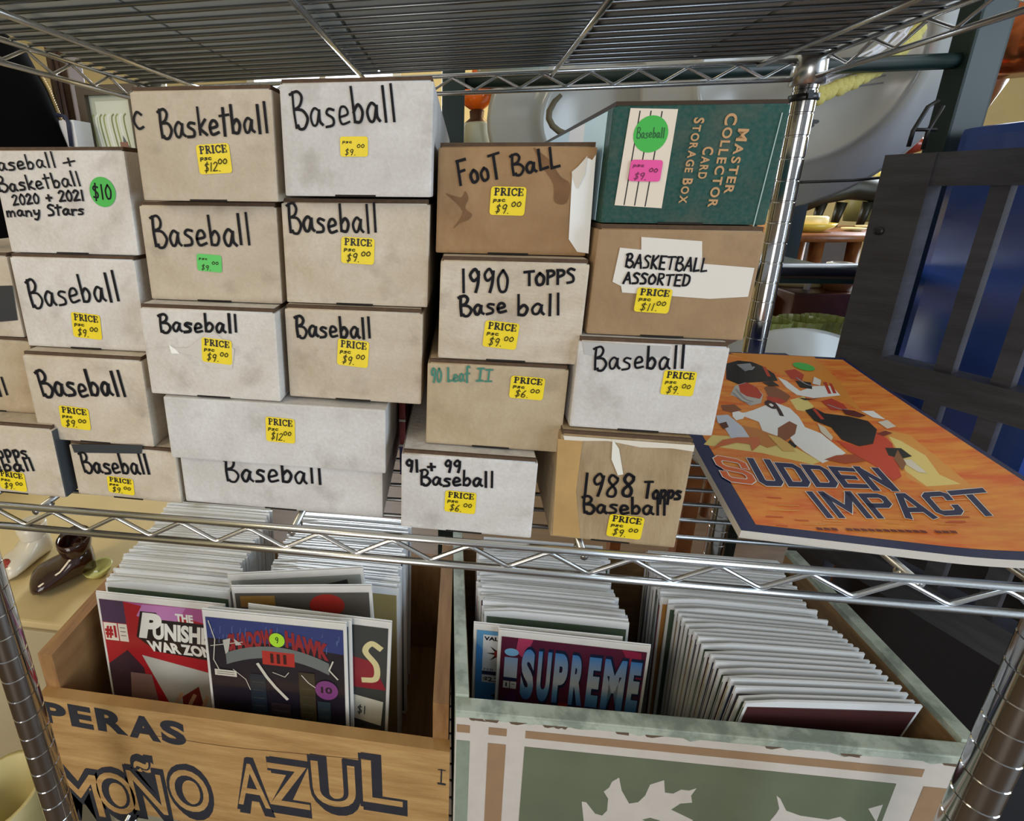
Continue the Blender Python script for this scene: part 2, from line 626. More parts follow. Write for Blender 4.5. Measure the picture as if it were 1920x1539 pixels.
def truss(parent, p, q, zt, drop, pitch, phase, r=.0028):
    """two rails with a bent wire zigzag between them"""
    p, q = Vector(p), Vector(q)
    d = (q - p)
    L = d.length
    d.normalize()
    b = MB()
    for z in (zt, zt - drop):
        b.tube([(p.x, p.y, z), (q.x, q.y, z)], r, CHROME, 10)
    nrm = Vector((-d.y, d.x, 0)) * .0
    pts = []
    n = int(L / (pitch / 2)) + 3
    s0 = phase - pitch * math.ceil(phase / pitch)
    for i in range(2 * n):
        s = s0 + i * pitch / 2
        if s < .008 or s > L - .008: continue
        low = i % 2 == 0
        z = zt - drop + .003 if low else zt - .003
        for e in (-.0035, 0, .0035):
            zz = z + (abs(e) / .0035) * (.0018 if low else -.0018) * .8
            pts.append(p + d * (s + e) + nrm + Vector((0, 0, zz - p.z)))
    b.tube(pts, .0017, CHROME, 7)
    return b.build('truss', parent)


def shelf(zt, drop, pitch, phase, struts, step, spare=()):
    root = MB()
    nwire = int((YB - YF) / step)
    for i in range(1, nwire + 1):
        y = YF + i * (YB - YF) / (nwire + 1)
        root.tube([(XL, y, zt + .003), (XR, y, zt + .003)], .0016, MATW, 7)
    sh = root.build('shelf_mat', rack)
    truss(sh, (XL + .01, YF, 0), (XR - .01, YF, 0), zt, drop, pitch, phase)
    truss(sh, (XL + .01, YB, 0), (XR - .01, YB, 0), zt, drop, pitch, phase)
    truss(sh, (XL, YF + .01, 0), (XL, YB - .01, 0), zt, drop, pitch, .02)
    truss(sh, (XR, YF + .01, 0), (XR, YB - .01, 0), zt, drop, pitch, .02)
    for x in struts:
        b = MB()
        b.tube([(x, YF - .001, zt - .0035), (x, YB, zt - .0035)], .0029, CHROME, 9)
        b.lathe([(0, -.002), (.0035, -.001), (.0042, .002), (.003, .005), (0, .006)], CHROME, (x, YF + .012, zt - .008), 10)
        b.build('strut', sh)
    for x, y in POSTS:
        b = MB()
        b.lathe([(.0128, -.026), (.0175, -.025), (.0158, .012), (.0128, .013)], CHROME, (x, y, zt - .002), 20)
        b.build('corner_sleeve', sh)
    return sh


_p0 = atY(50, 985, YF).x
_p1 = atY(1777, 1132, YF).x
PITCH_W = (_p1 - _p0) / 12
PHASE = _p0 - (XL + .01)
STR = [-.356, -.128, .106, .343]
shelf(ZM, .0205, PITCH_W, PHASE, [-.345, -.125, .09, .30], .0205)
shelf(ZT, .0205, PITCH_W, PHASE + .03, STR, .0205)
shelf(H - .806, .0205, PITCH_W, PHASE, STR, .0205)
cl = MB()
cl.lathe([(.0132, 0), (.0150, .0005), (.0150, .0075), (.0132, .008)], BLACKP, (XR, YB, H + .094), 20)
cl.box((XR - .006, YB - .0185, H + .095), (XR - .001, YB - .014, H + .1035), BLACKP)
cl.build('plastic_clip', rack)

# ------------------------------------------------------------------ card boxes
COLROLL = radians(-1.2)
WHITEC = ('d8d4cf', 'c2b9ae', .28, .62)
GREYW = ('d4d2d1', 'bbb6b1', .28, .62)
CREAM = ('d2c8b9', 'b3a28a', .28, .64)
BEIGE = ('cbbfae', 'af9f89', .28, .64)
TAN = ('c0b096', 'a48f70', .28, .66)
BROWN = ('ad8d66', '866543', .30, .70)


def card(n, spec, stretch=None):
    """card: mottled face, smudges and fine paper fibre"""
    c, d, lo, hi = spec
    m = mat('card_' + n, c, .75, noise=1, nscale=17, col2=d, bump=.25, bscale=260, spec=.25, stretch=stretch, lo=lo, hi=hi)
    nt = m.node_tree
    if nt.nodes.get('smudge'): return m
    b = nt.nodes['Principled BSDF']
    src = b.inputs['Base Color'].links[0].from_socket
    tc = next(q for q in nt.nodes if q.type == 'TEX_COORD')
    seed = sum(ord(q) * (i + 3) for i, q in enumerate(n))
    for k, (sc, r0, r1, amt, col) in enumerate(((7, .50, .76, .65, d), (48, .55, .80, .38, '6a5d4b'), (420, .35, .75, .16, '857a6c'))):
        mp = nt.nodes.new('ShaderNodeMapping')
        mp.inputs['Location'].default_value = (seed * .37 + k, k * 1.7, seed * .11)
        nz = nt.nodes.new('ShaderNodeTexNoise')
        nz.name = 'smudge'
        nz.inputs['Scale'].default_value = sc
        nz.inputs['Detail'].default_value = 5
        rg = nt.nodes.new('ShaderNodeMapRange')
        rg.inputs[1].default_value, rg.inputs[2].default_value = r0, r1
        rg.inputs[4].default_value = amt
        mx = nt.nodes.new('ShaderNodeMix')
        mx.data_type = 'RGBA'
        mx.inputs[7].default_value = (*lin(col), 1)
        nt.links.new(tc.outputs['Object'], mp.inputs[0])
        nt.links.new(mp.outputs[0], nz.inputs['Vector'])
        nt.links.new(nz.outputs['Fac'], rg.inputs[0])
        nt.links.new(rg.outputs[0], mx.inputs[0])
        nt.links.new(src, mx.inputs[6])
        src = mx.outputs[2]
    nt.links.new(src, b.inputs['Base Color'])
    return m


BOX = {}


def card_box(key, x, y, z, w, h, yaw, spec, label, L=.345, lid=True, side=None, lidh=0, stretch=None, edge=BROWN_EDGE, dz=0):
    rot = Matrix.Rotation(radians(yaw), 3, 'Z') @ Matrix.Rotation(-COLROLL, 3, 'Y')
    root = thing('card_box', label, 'storage box', (x, y, z + H), rot.to_euler())
    m = card(key, spec, stretch)
    b = MB()
    hb = h - (.0028 if lid else 0)
    b.box((-w / 2, 0, 0), (w / 2, L, hb), m, bev=.0016)
    # finger slot under the front panel
    b.box((-.014, -.0002, -.0001), (.012, .004, .0011), mat('slot_dark', '1a120c', .9))
    o = b.build('carton', root, local=True)
    if side:
        s = MB()
        for (y0, y1, mm) in side:
            s.box((-w / 2 - .0004, y0, .001), (-w / 2 + .001, y1, hb - .001), mm)
        s.build('printed_side', root, local=True)
    if lid:
        l = MB()
        l.box((-w / 2 + .0012, .0012, hb), (w / 2 - .0012, L - .002, h), edge)
        l.box((-w / 2 + .0016, .003, h - .0006), (w / 2 - .0016, L - .004, h + .0001), m)
        # soft paper hinge along the front fold
        l.tube([(-w / 2 + .002, .0012, hb - .0003), (w / 2 - .002, .0012, hb - .0003)], .0009, m, 6)
        l.build('lid', root, local=True)
    R = rot
    inv = R.transposed()
    org = Vector((x, y, z + H))

    def uv(px, py, yy=0.0):
        d = inv @ ray(px, py)
        o_ = inv @ (Vector((0, 0, H)) - org)
        t = (yy - o_.y) / d.y
        p = o_ + d * t
        return Vector((p.x, p.z))
    BOX[key] = dict(root=root, uv=uv, T=lambda u, v, l: Vector((u, -.0003 - l, v)), w=w, h=h, L=L)
    return root


RN = random.Random(5)


def write(key, lines, w_px=5.5, m=INK, name='marker_writing', y0=0.0, jit=.035, seed=None):
    """lines: (text, x0, y0, x1, y1, cap height in photo pixels)"""
    B = BOX[key]
    r = random.Random(seed if seed is not None else key + lines[0][0])
    mb = MB(lambda u, v, l: Vector((u, y0 - .0003 - l, v)))
    for text, xa, ya, xb, yb, hp in lines:
        a = B['uv'](xa, ya, y0)
        b = B['uv'](xb, yb, y0)
        t = B['uv'](xa, ya - hp, y0)
        ex = (b - a)
        ch = (t - a).length
        strokes, wd = layout(text, jit, r)
        k_ = 0
        ux = ex / wd
        uy = Vector((-ex.y, ex.x)).normalized() * ch
        sl = r.uniform(-.05, .10)
        wdt = w_px * ch / hp
        for st in strokes:
            pts = [tuple(a + ux * (p[0] + sl * p[1] + r.uniform(-.012, .012)) + uy * (p[1] + r.uniform(-.012, .012))) for p in st]
            mb.stroke(pts, wdt * .86 * r.uniform(.85, 1.1), m, lift=.0002 + (k_ % 9) * .00001)
            k_ += 1
    return mb.build(name, B['root'], local=True)


def sticker(key, cx, cy, wpx, hpx, price, ang=0, paper=None, head=True, pen=PEN, y0=0.0, seed=0, init='psc', name='price_label', pw=1.0):
    B = BOX[key]
    c = B['uv'](cx, cy, y0)
    a = B['uv'](cx - wpx / 2, cy, y0)
    b = B['uv'](cx + wpx / 2, cy, y0)
    t = B['uv'](cx, cy - hpx / 2, y0)
    w = (b - a).length
    h = 2 * (t - c).length
    an = radians(ang)
    ca, sa = cos(an), sin(an)
    mb = MB(lambda u, v, l: Vector((c.x + u * ca - v * sa, y0 - .0003 - l, c.y + u * sa + v * ca)))
    mb.rect(-w / 2, -h / 2, w / 2, h / 2, paper or YEL, rad=w * .09, lift=.0001)
    mb.layer = 5
    if head:
        hh = h * .24
        tot = sum(SERIF[ch][0] for ch in 'PRICE')
        k = w * .84 / tot
        x = -w * .41
        for ch in 'PRICE':
            for pts, sw in SERIF[ch][1]:
                mb.stroke([(x + p[0] * k, h * .20 + p[1] * hh) for p in pts], sw * k * 1.3, flat('0c0a06'))
            x += SERIF[ch][0] * k
    r = random.Random(seed + cx)
    if price:
        ztop = .08 if head else .28

        def pen_line(text, x0, v0, ch, wide):
            ss, wd = layout(text, .05, r)
            for st in ss:
                mb.stroke([(x0 + p[0] / wd * wide + p[1] * ch * .15, v0 + p[1] * ch) for p in st], w * .026 * pw, pen)
        if init: pen_line(init, -w * .42, h * (ztop - .10), h * .15, w * .34)
        pen_line('$' + price.split('.')[0] + '.', -w * .34, -h * .42, h * .30, w * (.30 + .1 * len(price.split('.')[0])))
        pen_line(price.split('.')[1], w * .10, -h * (.18 if head else .05), h * .16, w * .28)
    return mb.build(name, B['root'], local=True)


def patch(key, pts_px, m, name, y0=0.0, lift=.00012):
    B = BOX[key]
    mb = MB(lambda u, v, l: Vector((u, y0 - .0003 - l, v)))
    mb.poly([tuple(B['uv'](x, y, y0)) for x, y in pts_px], m, lift)
    return mb.build(name, B['root'], local=True)


# stacks (positions measured from the photograph; heights add up box on box)
card_box('a4', -.2698, .302, -.2445, .093, .0495, 0, CREAM, 'cream card box with dark tape along its top, bottom of the second stack from left')
card_box('a3', -.2905, .303, -.1942, .1007, .0755, .2, CREAM, 'cream card box resting on the box with dark tape, jutting out over it')
card_box('a2', -.2919, .314, -.1178, .103, .0741, .1, WHITEC, 'white card box directly beneath the box with the round green sticker')
card_box('a1', -.2868, .314, -.0429, .1045, .0751, 0, WHITEC, 'white card box with four lines of writing and a round green sticker')
card_box('a0', -.3725, .298, -.2445, .094, .066, .2, CREAM, 'cream card box at the bottom of the stack cut off by the left edge')
card_box('l3', -.3945, .316, -.1775, .097, .067, .2, TAN, 'grubby tan card box, middle of the stack cut off by the left edge')
card_box('l2', -.3975, .316, -.1097, .099, .068, .2, BEIGE, 'beige card box with wide dark tape, topmost of the stack cut off at left')
card_box('c4', -.1382, .303, -.2445, .1625, .0935, .6, GREYW, 'wide white two-row card box with deep overhanging lid under six smaller boxes', lid=False)
card_box('b3', -.181, .300, -.1479, .1024, .0698, 0, WHITEC, 'white card box with a small torn spot left of its label, on the wide box')
card_box('b2', -.1784, .313, -.0773, .1015, .0706, 0, BEIGE, 'beige card box with a small green rectangular price label')
card_box('b1', -.1676, .302, -.0058, .095, .0703, .2, BEIGE, 'beige card box marked Basketball, topmost of its stack under the upper shelf')
card_box('c3', -.0763, .307, -.1487, .0984, .0704, -.1, BEIGE, 'beige card box on the right half of the wide white box')
card_box('c2', -.0731, .311, -.0775, .1005, .0717, .1, CREAM, 'cream card box directly under the tallest white box in the middle')
card_box('c1', -.067, .300, -.004, .0944, .0688, .1, GREYW, 'white card box with very large writing and a label without heading, highest of all')
card_box('d4', .0063, .293, -.2445, .0953, .0646, .4, GREYW, 'white card box marked 91 + 99 standing on the wire shelf')
card_box('d3', .0239, .303, -.1791, .0948, .0649, .1, TAN, 'tan card box with green handwriting in its upper corner')
card_box('d2', .0316, .304, -.1134, .0937, .0702, 0, CREAM, 'dirty white card box marked 1990 above the green handwriting', stretch=(1, 1, 2.2))
card_box('d1', .0308, .315, -.0424, .0972, .0697, .1, BROWN, 'water-stained brown card box marked Football with a torn white corner')
card_box('e4', .1098, .295, -.2445, .085, .0849, -.2, ('b6a284', '8c7350', .3, .66), 'worn tan card box marked 1988 with frayed top edge', stretch=(2.5, 1, .8))
card_box('e3', .1206, .300, -.1588, .0911, .0643, -.2, GREYW, 'white taped card box touching the corner of the football magazine')
card_box('e2', .1293, .305, -.0938, .095, .0704, -.1, ('a98d6c', '8f7354', .3, .7), 'brown cardboard box with white paper label lettered in capitals')
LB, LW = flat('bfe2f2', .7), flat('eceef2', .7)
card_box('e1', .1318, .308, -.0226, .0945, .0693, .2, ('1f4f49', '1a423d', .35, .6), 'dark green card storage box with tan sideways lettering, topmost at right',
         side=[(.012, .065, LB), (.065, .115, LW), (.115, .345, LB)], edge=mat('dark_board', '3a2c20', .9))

# writing and labels, box by box
write('a1', [('Baseball', -22, 322, 108, 313, 27), ('+', 122, 316, 148, 312, 24)], 4.2, seed=1)
write('a1', [('Basketball', 0, 360, 155, 348, 26), ('2020 + 2021', 26, 384, 160, 375, 18), ('many Stars', 14, 406, 160, 402, 19)], 4.4, seed=2)
B_ = BOX['a1']
c_ = B_['uv'](193, 360)
gr = MB(B_['T'])
gr.disc(c_.x, c_.y, .0100, .0104, mat('green_dot', '3fae45', .5), lift=.0001)
gr.layer = 4
ss, wd = layout('$10', .02, random.Random(3))
for st in ss: gr.stroke([(c_.x - .0078 + p[0] * .0096, c_.y - .0048 + p[1] * .0098) for p in st], .0013, INK)
gr.build('price_dot', B_['root'], local=True)
write('a2', [('Baseball', 60, 575, 228, 562, 50)], 5.6, seed=4)
sticker('a2', 163, 611, 53, 46, '9.00', -4)
write('a3', [('Baseball', 80, 742, 240, 742, 44)], 6, seed=5)
sticker('a3', 141, 783, 54, 40, '9.00', -3)
write('a4', [('Baseball', 158, 885, 284, 888, 34)], 5, seed=6)
sticker('a4', 227, 910, 48, 30, '9.00', -3)
patch('a4', [(134, 832), (268, 834), (266, 850), (140, 848)], flat('2b3034', .5), 'tape')
write('a0', [('Topps', -20, 858, 55, 858, 26), ('Baseball', -70, 884, 68, 882, 22)], 5, seed=7)
sticker('a0', 24, 901, 48, 34, '9.00', -3)
tp = MB()
tp.box((.094 / 2 - .0006, .0005, .001), (.094 / 2 + .0012, .09, .062), flat('3d4247', .35))
tp.build('side_tape', BOX['a0']['root'], local=True)
write('l3', [('ball', -48, 743, 19, 740, 30)], 5, seed=8)
patch('l2', [(-10, 536), (24, 535), (34, 600), (-10, 604)], flat('26282a', .5), 'tape')
write('b1', [('Basketball', 302, 258, 506, 248, 52), ('C', 252, 242, 272, 242, 30)], 6.5, seed=9)
sticker('b1', 402, 298, 62, 56, '12.00', 3)
write('b2', [('Baseball', 290, 462, 474, 460, 56)], 6, seed=10)
sticker('b2', 393, 493, 46, 32, '9.00', -3, mat('green_label', '55c05a', .5), head=False)
write('b3', [('Baseball', 300, 622, 448, 622, 32)], 6, seed=11)
sticker('b3', 407, 658, 56, 46, '9.00', -4)
patch('b3', [(317, 645), (330, 655), (338, 663), (322, 662)], flat('efeee8'), 'torn_spot')
patch('b3', [(300, 650), (352, 652), (398, 618), (440, 655), (436, 690), (395, 690), (368, 668)], mat('tape_stain', 'c8c2b9', .3), 'clear_tape', lift=.00004)
write('c1', [('Baseball', 552, 240, 745, 226, 66)], 6, seed=12)
sticker('c1', 664, 275, 52, 38, '9.00', 0, head=False)
write('c2', [('Baseball', 542, 434, 710, 436, 52)], 6, seed=13)
sticker('c2', 671, 470, 62, 50, '9.00', -2)
write('c3', [('Baseball', 556, 630, 698, 634, 38)], 6, seed=14)
sticker('c3', 662, 662, 58, 50, '9.00', -4)
# deep lid of the wide box
bx = BOX['c4']
lidm = card('c4', GREYW)
l = MB()
w4, h4, L4 = bx['w'], bx['h'], bx['L']
l.box((-w4 / 2 - .004, -.0045, .043), (w4 / 2 + .003, -.0012, h4 + .0012), lidm, bev=.0012)
l.box((-w4 / 2 - .004, -.0012, .043), (-w4 / 2 - .0005, L4, h4 + .0012), lidm)
l.box((w4 / 2 + .0005, -.0012, .043), (w4 / 2 + .003, L4, h4 + .0012), lidm)
l.box((-w4 / 2 - .0005, -.0012, h4 - .001), (w4 / 2 + .0005, L4, h4 + .0012), lidm)
l.build('lid', bx['root'], local=True)
sticker('c4', 526, 806, 54, 46, '12.00', -2, y0=-.0045)
write('c4', [('Baseball', 424, 902, 606, 906, 42)], 5, seed=15)
write('d1', [('FooT', 862, 347, 942, 332, 46), ('BaLL', 960, 329, 1050, 314, 38)], 6.5, seed=16)
sticker('d1', 952, 377, 66, 54, '9.00', -1)
patch('d1', [(1117, 290), (1110, 300), (1102, 296), (1072, 322), (1072, 335), (1066, 448), (1082, 472), (1103, 475)], flat('e6e8e8'), 'torn_paper')
patch('d1', [(1101, 292), (1072, 325), (1082, 355), (1096, 328)], flat('cfcabf'), 'torn_flap', lift=.0006)
STAIN = mat('water_stain', '7a5736', .8, noise=.3, nscale=60)
for k, pts in enumerate(([(835, 362), (865, 370), (872, 358), (878, 372), (872, 390), (885, 402), (878, 412), (862, 418), (850, 428), (868, 396)],
                         [(1000, 276), (1030, 300), (1050, 330), (1068, 345), (1062, 380), (1040, 378), (1038, 345), (1016, 310)])):
    patch('d1', [(BOX['d1'] and x, y) for x, y in spline(pts + pts[:1], 4)[:-1]], STAIN, 'water_stain', lift=.00003)
write('d2', [('1990', 864, 548, 956, 548, 42), ('TOPPS', 984, 536, 1078, 530, 26), ('Base', 862, 592, 950, 586, 36), ('ball', 968, 590, 1052, 590, 38)], 6, seed=17)
sticker('d2', 939, 628, 64, 50, '9.00', -4)
GREENINK = mat('green_marker', '3a7a68', .5)
write('d3', [('90 Leaf', 808, 716, 880, 714, 26), ('II', 892, 714, 922, 714, 22)], 4, GREENINK, seed=18)
sticker('d3', 988, 727, 64, 42, '6.00', -2)
write('d4', [('91 + 99', 762, 884, 866, 884, 22), ('Baseball', 788, 908, 926, 912, 28)], 5, seed=19)
sticker('d4', 863, 941, 58, 40, '6.00', -1)
write('e4', [('1988', 1090, 928, 1188, 932, 40), ('Topps', 1206, 932, 1276, 936, 30), ('Baseball', 1092, 960, 1250, 964, 30)], 5.5, seed=20)
sticker('e4', 1172, 987, 66, 42, '9.00', -2)
patch('e4', [(1148, 822), (1160, 840), (1168, 888), (1158, 890), (1146, 860)], flat('dedbd2'), 'peeling_tape', lift=.0004)
patch('e4', [(1056, 816), (1302, 834), (1300, 846), (1260, 840), (1200, 838), (1140, 826), (1090, 826), (1058, 824)], flat('d6cfc2'), 'frayed_edge')
patch('e4', [(1046, 822), (1092, 826), (1080, 920), (1088, 1008), (1036, 1002)], mat('orange_stain', 'b8945c', .7, noise=.2, nscale=30), 'stain', lift=.00003)
write('e3', [('Baseball', 1112, 692, 1284, 690, 42)], 5, seed=21)
sticker('e3', 1272, 718, 62, 46, '9.00', -1)
TAPE = mat('grey_tape', 'b4b2b0', .25)
patch('e3', [(1092, 640), (1258, 650), (1252, 668), (1180, 672), (1096, 664)], TAPE, 'clear_tape', lift=.00003)
patch('e2', [(1202, 444), (1316, 452), (1316, 494), (1414, 502), (1402, 556), (1330, 560), (1166, 548), (1164, 536), (1148, 528), (1162, 464), (1202, 468)], flat('d9d3cb', .6), 'paper_label')
write('e2', [('BASKETBALL', 1171, 500, 1324, 510, 24), ('ASSORTED', 1168, 531, 1292, 536, 20)], 4.5, seed=22, y0=-.0004, jit=.02)
sticker('e2', 1224, 563, 66, 46, '11.00', -2, y0=-.0006)
# green storage box print
bx = BOX['e1']
P = lambda x, y: tuple(bx['uv'](1120 + x / 5.333, 170 + y / 5.333))
g = MB(bx['T'])
g.poly([P(330, 175), (P(805, 185)), P(640, 1175), P(170, 1145)], flat('ddd0bf'), .0001)
g.layer = 4
for a, b in (((425, 205), (265, 1140)), ((535, 205), (370, 1145)), ((645, 210), (475, 1155))):
    g.stroke([P(*a), P(*b)], .0007, flat('26241f'), smooth=False)
g.build('paper_label', bx['root'], local=True)
g = MB(bx['T'])
g.layer = 14
cc = P(530, 435)
g.disc(cc[0], cc[1], .0096, .0102, mat('green_dot', '3fae45', .5))
ss, wd = layout('Baseball', .03, random.Random(8))
for st in ss: g.stroke([(cc[0] - .0078 + p[0] / wd * .0155, cc[1] - .002 + p[1] * .0055) for p in st], .0006, flat('1d5a2c'))
g.build('price_dot', bx['root'], local=True)
sticker('e1', 1120 + 480 / 5.333, 170 + 800 / 5.333, 60, 40, '9.00', -1, mat('pink_label', 'e0509a', .5), head=False, pen=flat('7a1e50'), y0=-.0008, pw=1.3)
TANP = flat('b88d5e')


def sideways(text, xt, yt, xb, yb, hpx, small=.8):
    """small-cap word reading downwards from (xt, yt) to (xb, yb) at its left-hand (baseline) side"""
    a, b = Vector(P(xt, yt)), Vector(P(xb, yb))
    d = b - a
    e = d.normalized()
    up = Vector((-e.y, e.x))
    hh = hpx / 5.333 * (Vector(P(960, 700)) - Vector(P(1013.3, 700))).length / 10
    x = 0
    items = []
    first = True
    for ch in text:
        if ch == ' ':
            x += .5
            first = True
            continue
        k = 1.0 if first else small
        vs, fs, w = font(ch, .03)
        items.append((vs, fs, x, k))
        x += w * k * 1.0 + .16
        first = False
    sc = d.length / (x - .16)
    for vs, fs, x0, k in items:
        g2.mesh_uv([tuple(a + e * ((x0 + vx * k) * sc) + up * (vy * k * hh)) for vx, vy in vs], fs, TANP)


g2 = MB(bx['T'])
sideways('COLLECTOR', 1290, 225, 1100, 1165, 115)
sideways('MASTER', 1410, 380, 1260, 1030, 105, .85)
sideways('CARD', 1060, 560, 1000, 880, 105)
sideways('STORAGE BOX', 970, 270, 810, 1125, 100)
g2.build('printed_title', bx['root'], local=True)
tp = MB()
q0, q1 = bx['uv'](1466, 212), bx['uv'](1412, 424)
tp2 = MB(bx['T'])
tp2.stroke([tuple(q0), tuple(q1)], .0006, flat('9fb4b0'), smooth=False)
tp2.build('tape_edge', bx['root'], local=True)

# boxes stored on the upper shelf: their undersides show between the wires
UP = [(-.425, -.27), (-.266, -.112), (-.108, .118), (.122, .262), (.266, .40)]
for i, (xa, xb) in enumerate(UP):
    root = thing('storage_box', ['grey storage box at the left end of the upper shelf, seen from below', 'grey storage box on the upper shelf above the Basketball box',
                                 'wide grey storage box on the upper shelf above the middle stacks', 'dark grey storage box on the upper shelf above the green box',
                                 'dark brown storage box at the right end of the upper shelf'][i], 'storage box', ((xa + xb) / 2, .48, ZT + .0048))
    mm = mat('upper_box_%d' % i, ['d0d6d2', 'd2d8d8', 'c6c8c4', 'a8a59e', '98928a'][i], .6, noise=.12, nscale=8)
    b = MB()
    b.box((xa, .292, ZT + .0048), (xb, .655, ZT + .125), mm, bev=.002)
    b.build('carton', root)
    b = MB()
    b.box((xa - .0015, .2905, ZT + .1), (xb + .0015, .6565, ZT + .128), mm, bev=.001)
    b.build('lid', root)
# ------------------------------------------------------------------ magazine with the football cover, and what lies under it
MAGO = Vector((.199, .306, H - .2415))
MA, MTI = radians(-4.5), radians(8.6)
MX = Vector((cos(MA), sin(MA), 0))
MY = Vector((-sin(MA) * cos(MTI), cos(MA) * cos(MTI), sin(MTI)))
MN = MX.cross(MY).normalized()
MW, ML, MTH = .216, .279, .007


def mag_bend(u, v):
    r = max(0, (u / MW - .55) / .45)
    return .016 * r * r * max(0, 1 - v / ML) ** 1.4


def mag_T(u, v, l):
    return MAGO + MX * u + MY * v + MN * (MTH + l + mag_bend(u, v))


def mag_uv(px, py):
    d = ray(px, py)
    o = Vector((0, 0, H))
    p0 = MAGO + MN * MTH
    t = (p0 - o).dot(MN) / d.dot(MN)
    q = o + d * t - p0
    return (q.dot(MX), q.dot(MY))


mag = thing('magazine', 'glossy football magazine with orange cover lying right of the card boxes', 'magazine', MAGO)
b = MB()
NU, NV = 18, 16
PAGE = mat('page_edges', 'cfcac2', .7, noise=.15, nscale=400, stretch=(1, 1, 40))
for top in (0, 1):
    vs = [mag_T(MW * i / NU, ML * j / NV, 0) - (MN * MTH if not top else Vector()) for j in range(NV + 1) for i in range(NU + 1)]
    fs = [(j * (NU + 1) + i, j * (NU + 1) + i + 1, (j + 1) * (NU + 1) + i + 1, (j + 1) * (NU + 1) + i) for j in range(NV) for i in range(NU)]
    b.add(vs, fs, PAGE)
for (u0, v0, u1, v1, n) in ((0, 0, MW, 0, NU), (MW, 0, MW, ML, NV), (MW, ML, 0, ML, NU), (0, ML, 0, 0, NV)):
    for i in range(n):
        p = [mag_T(u0 + (u1 - u0) * k / n, v0 + (v1 - v0) * k / n, 0) for k in (i, i + 1)]
        b.add([p[0] - MN * MTH, p[1] - MN * MTH, p[1], p[0]], [(0, 1, 2, 3)], PAGE)
b.build('pages', mag)
cov = MB(mag_T)
cov.fine = 6


def C7(x, y): return mag_uv(1300 + x / 3.097, 640 + y / 3.097)


ORANGE = mat('cover_orange', 'd9672a', .25, noise=1, nscale=26, col2='e89a40', stretch=(1, 5, 1))
NAVY = flat('1b2350', .25)
WHT = flat('ecebe8', .25)
YELF = flat('e6cf7e', .25)
BLK = flat('1c171a', .25)
REDH = flat('b83c28', .25)
SKIN = flat('8a5234', .25)
REDO = flat('c9452c', .25)


def grid_poly(u0, v0, u1, v1, m, lift, nu=16, nv=8):
    vs = [cov.T(u0 + (u1 - u0) * i / nu, v0 + (v1 - v0) * j / nv, lift) for j in range(nv + 1) for i in range(nu + 1)]
    fs = [(j * (nu + 1) + i, j * (nu + 1) + i + 1, (j + 1) * (nu + 1) + i + 1, (j + 1) * (nu + 1) + i) for j in range(nv) for i in range(nu)]
    cov.add(vs, fs, m)


def clipw(pts):
    return [(min(max(u, .001), MW - .001), min(max(v, .001), ML - .001)) for u, v in pts]


grid_poly(0, 0, MW, ML, NAVY, .0001)
grid_poly(.012, .007, MW - .004, ML - .005, ORANGE, .0002)
cov.layer = 14


def cp(pts, m):
    cov.poly(clipw([C7(*p) for p in pts]), m)


cp([(60, 600), (110, 545), (330, 560), (560, 600), (740, 700), (690, 716), (400, 650), (150, 615)], YELF)
cp([(1100, 520), (1250, 560), (1480, 760), (1620, 880), (1400, 880), (1240, 800), (1200, 700)], flat('df9a48', .25))
cp([(200, 60), (700, 90), (840, 230), (980, 420), (700, 250), (480, 180), (330, 110)], flat('d98a35', .25))
cp([(560, 340), (640, 320), (700, 380), (660, 410), (600, 400)], YELF)
cp([(1130, 560), (1200, 590), (1340, 680), (1420, 790), (1540, 850), (1350, 850), (1230, 760), (1180, 640)], YELF)
cp([(190, 130), (260, 112), (340, 120), (400, 145), (470, 190), (490, 230), (330, 240), (260, 250), (190, 220)], BLK)
cp([(400, 145), (420, 150), (450, 205), (430, 205)], REDH)
cp([(250, 135), (330, 128), (350, 160), (300, 175)], flat('8d8f94', .25))
cp([(215, 310), (240, 260), (300, 240), (360, 262), (405, 310), (392, 360), (330, 375), (280, 340)], flat('b9b4ac', .25))
cp([(262, 255), (310, 240), (368, 268), (400, 312), (385, 335), (310, 320), (272, 296)], REDH)
cp([(410, 270), (450, 250), (520, 290), (565, 320), (540, 352), (440, 332)], SKIN)
cp([(425, 320), (500, 330), (545, 352), (480, 372), (430, 350)], REDH)
cp([(490, 210), (540, 230), (620, 290), (700, 262), (800, 262), (852, 318), (700, 332), (600, 312), (540, 270)], WHT)
cp([(528, 172), (590, 163), (642, 196), (630, 232), (566, 220)], REDH)
cp([(590, 230), (680, 240), (690, 280), (620, 270)], BLK)
cp([(752, 240), (772, 240), (800, 308), (782, 308)], REDH)
cp([(785, 244), (802, 250), (830, 306), (810, 306)], REDH)
cp([(160, 372), (240, 368), (282, 400), (230, 416), (170, 402)], SKIN)
cp([(132, 432), (200, 428), (330, 535), (335, 560), (220, 566), (180, 502), (140, 472)], flat('c9cfdd', .25))
cp([(280, 490), (420, 520), (540, 590), (430, 620), (340, 580)], flat('c27a3c', .25))
cp([(420, 372), (470, 355), (560, 390), (612, 440), (648, 500), (740, 536), (885, 652), (750, 710), (640, 640), (590, 600), (560, 560), (480, 550), (400, 520), (380, 470), (300, 440), (240, 452), (235, 420), (300, 415), (350, 400)], WHT)
cp([(490, 505), (556, 465), (602, 488), (590, 540), (522, 588), (488, 560)], SKIN)
cp([(648, 402), (700, 388), (760, 420), (900, 440), (1010, 470), (1062, 520), (1040, 600), (960, 612), (860, 572), (800, 502), (700, 462)], BLK)
cp([(690, 395), (706, 392), (760, 455), (740, 455)], REDH)
cp([(740, 350), (800, 335), (870, 370), (895, 402), (800, 402)], REDH)
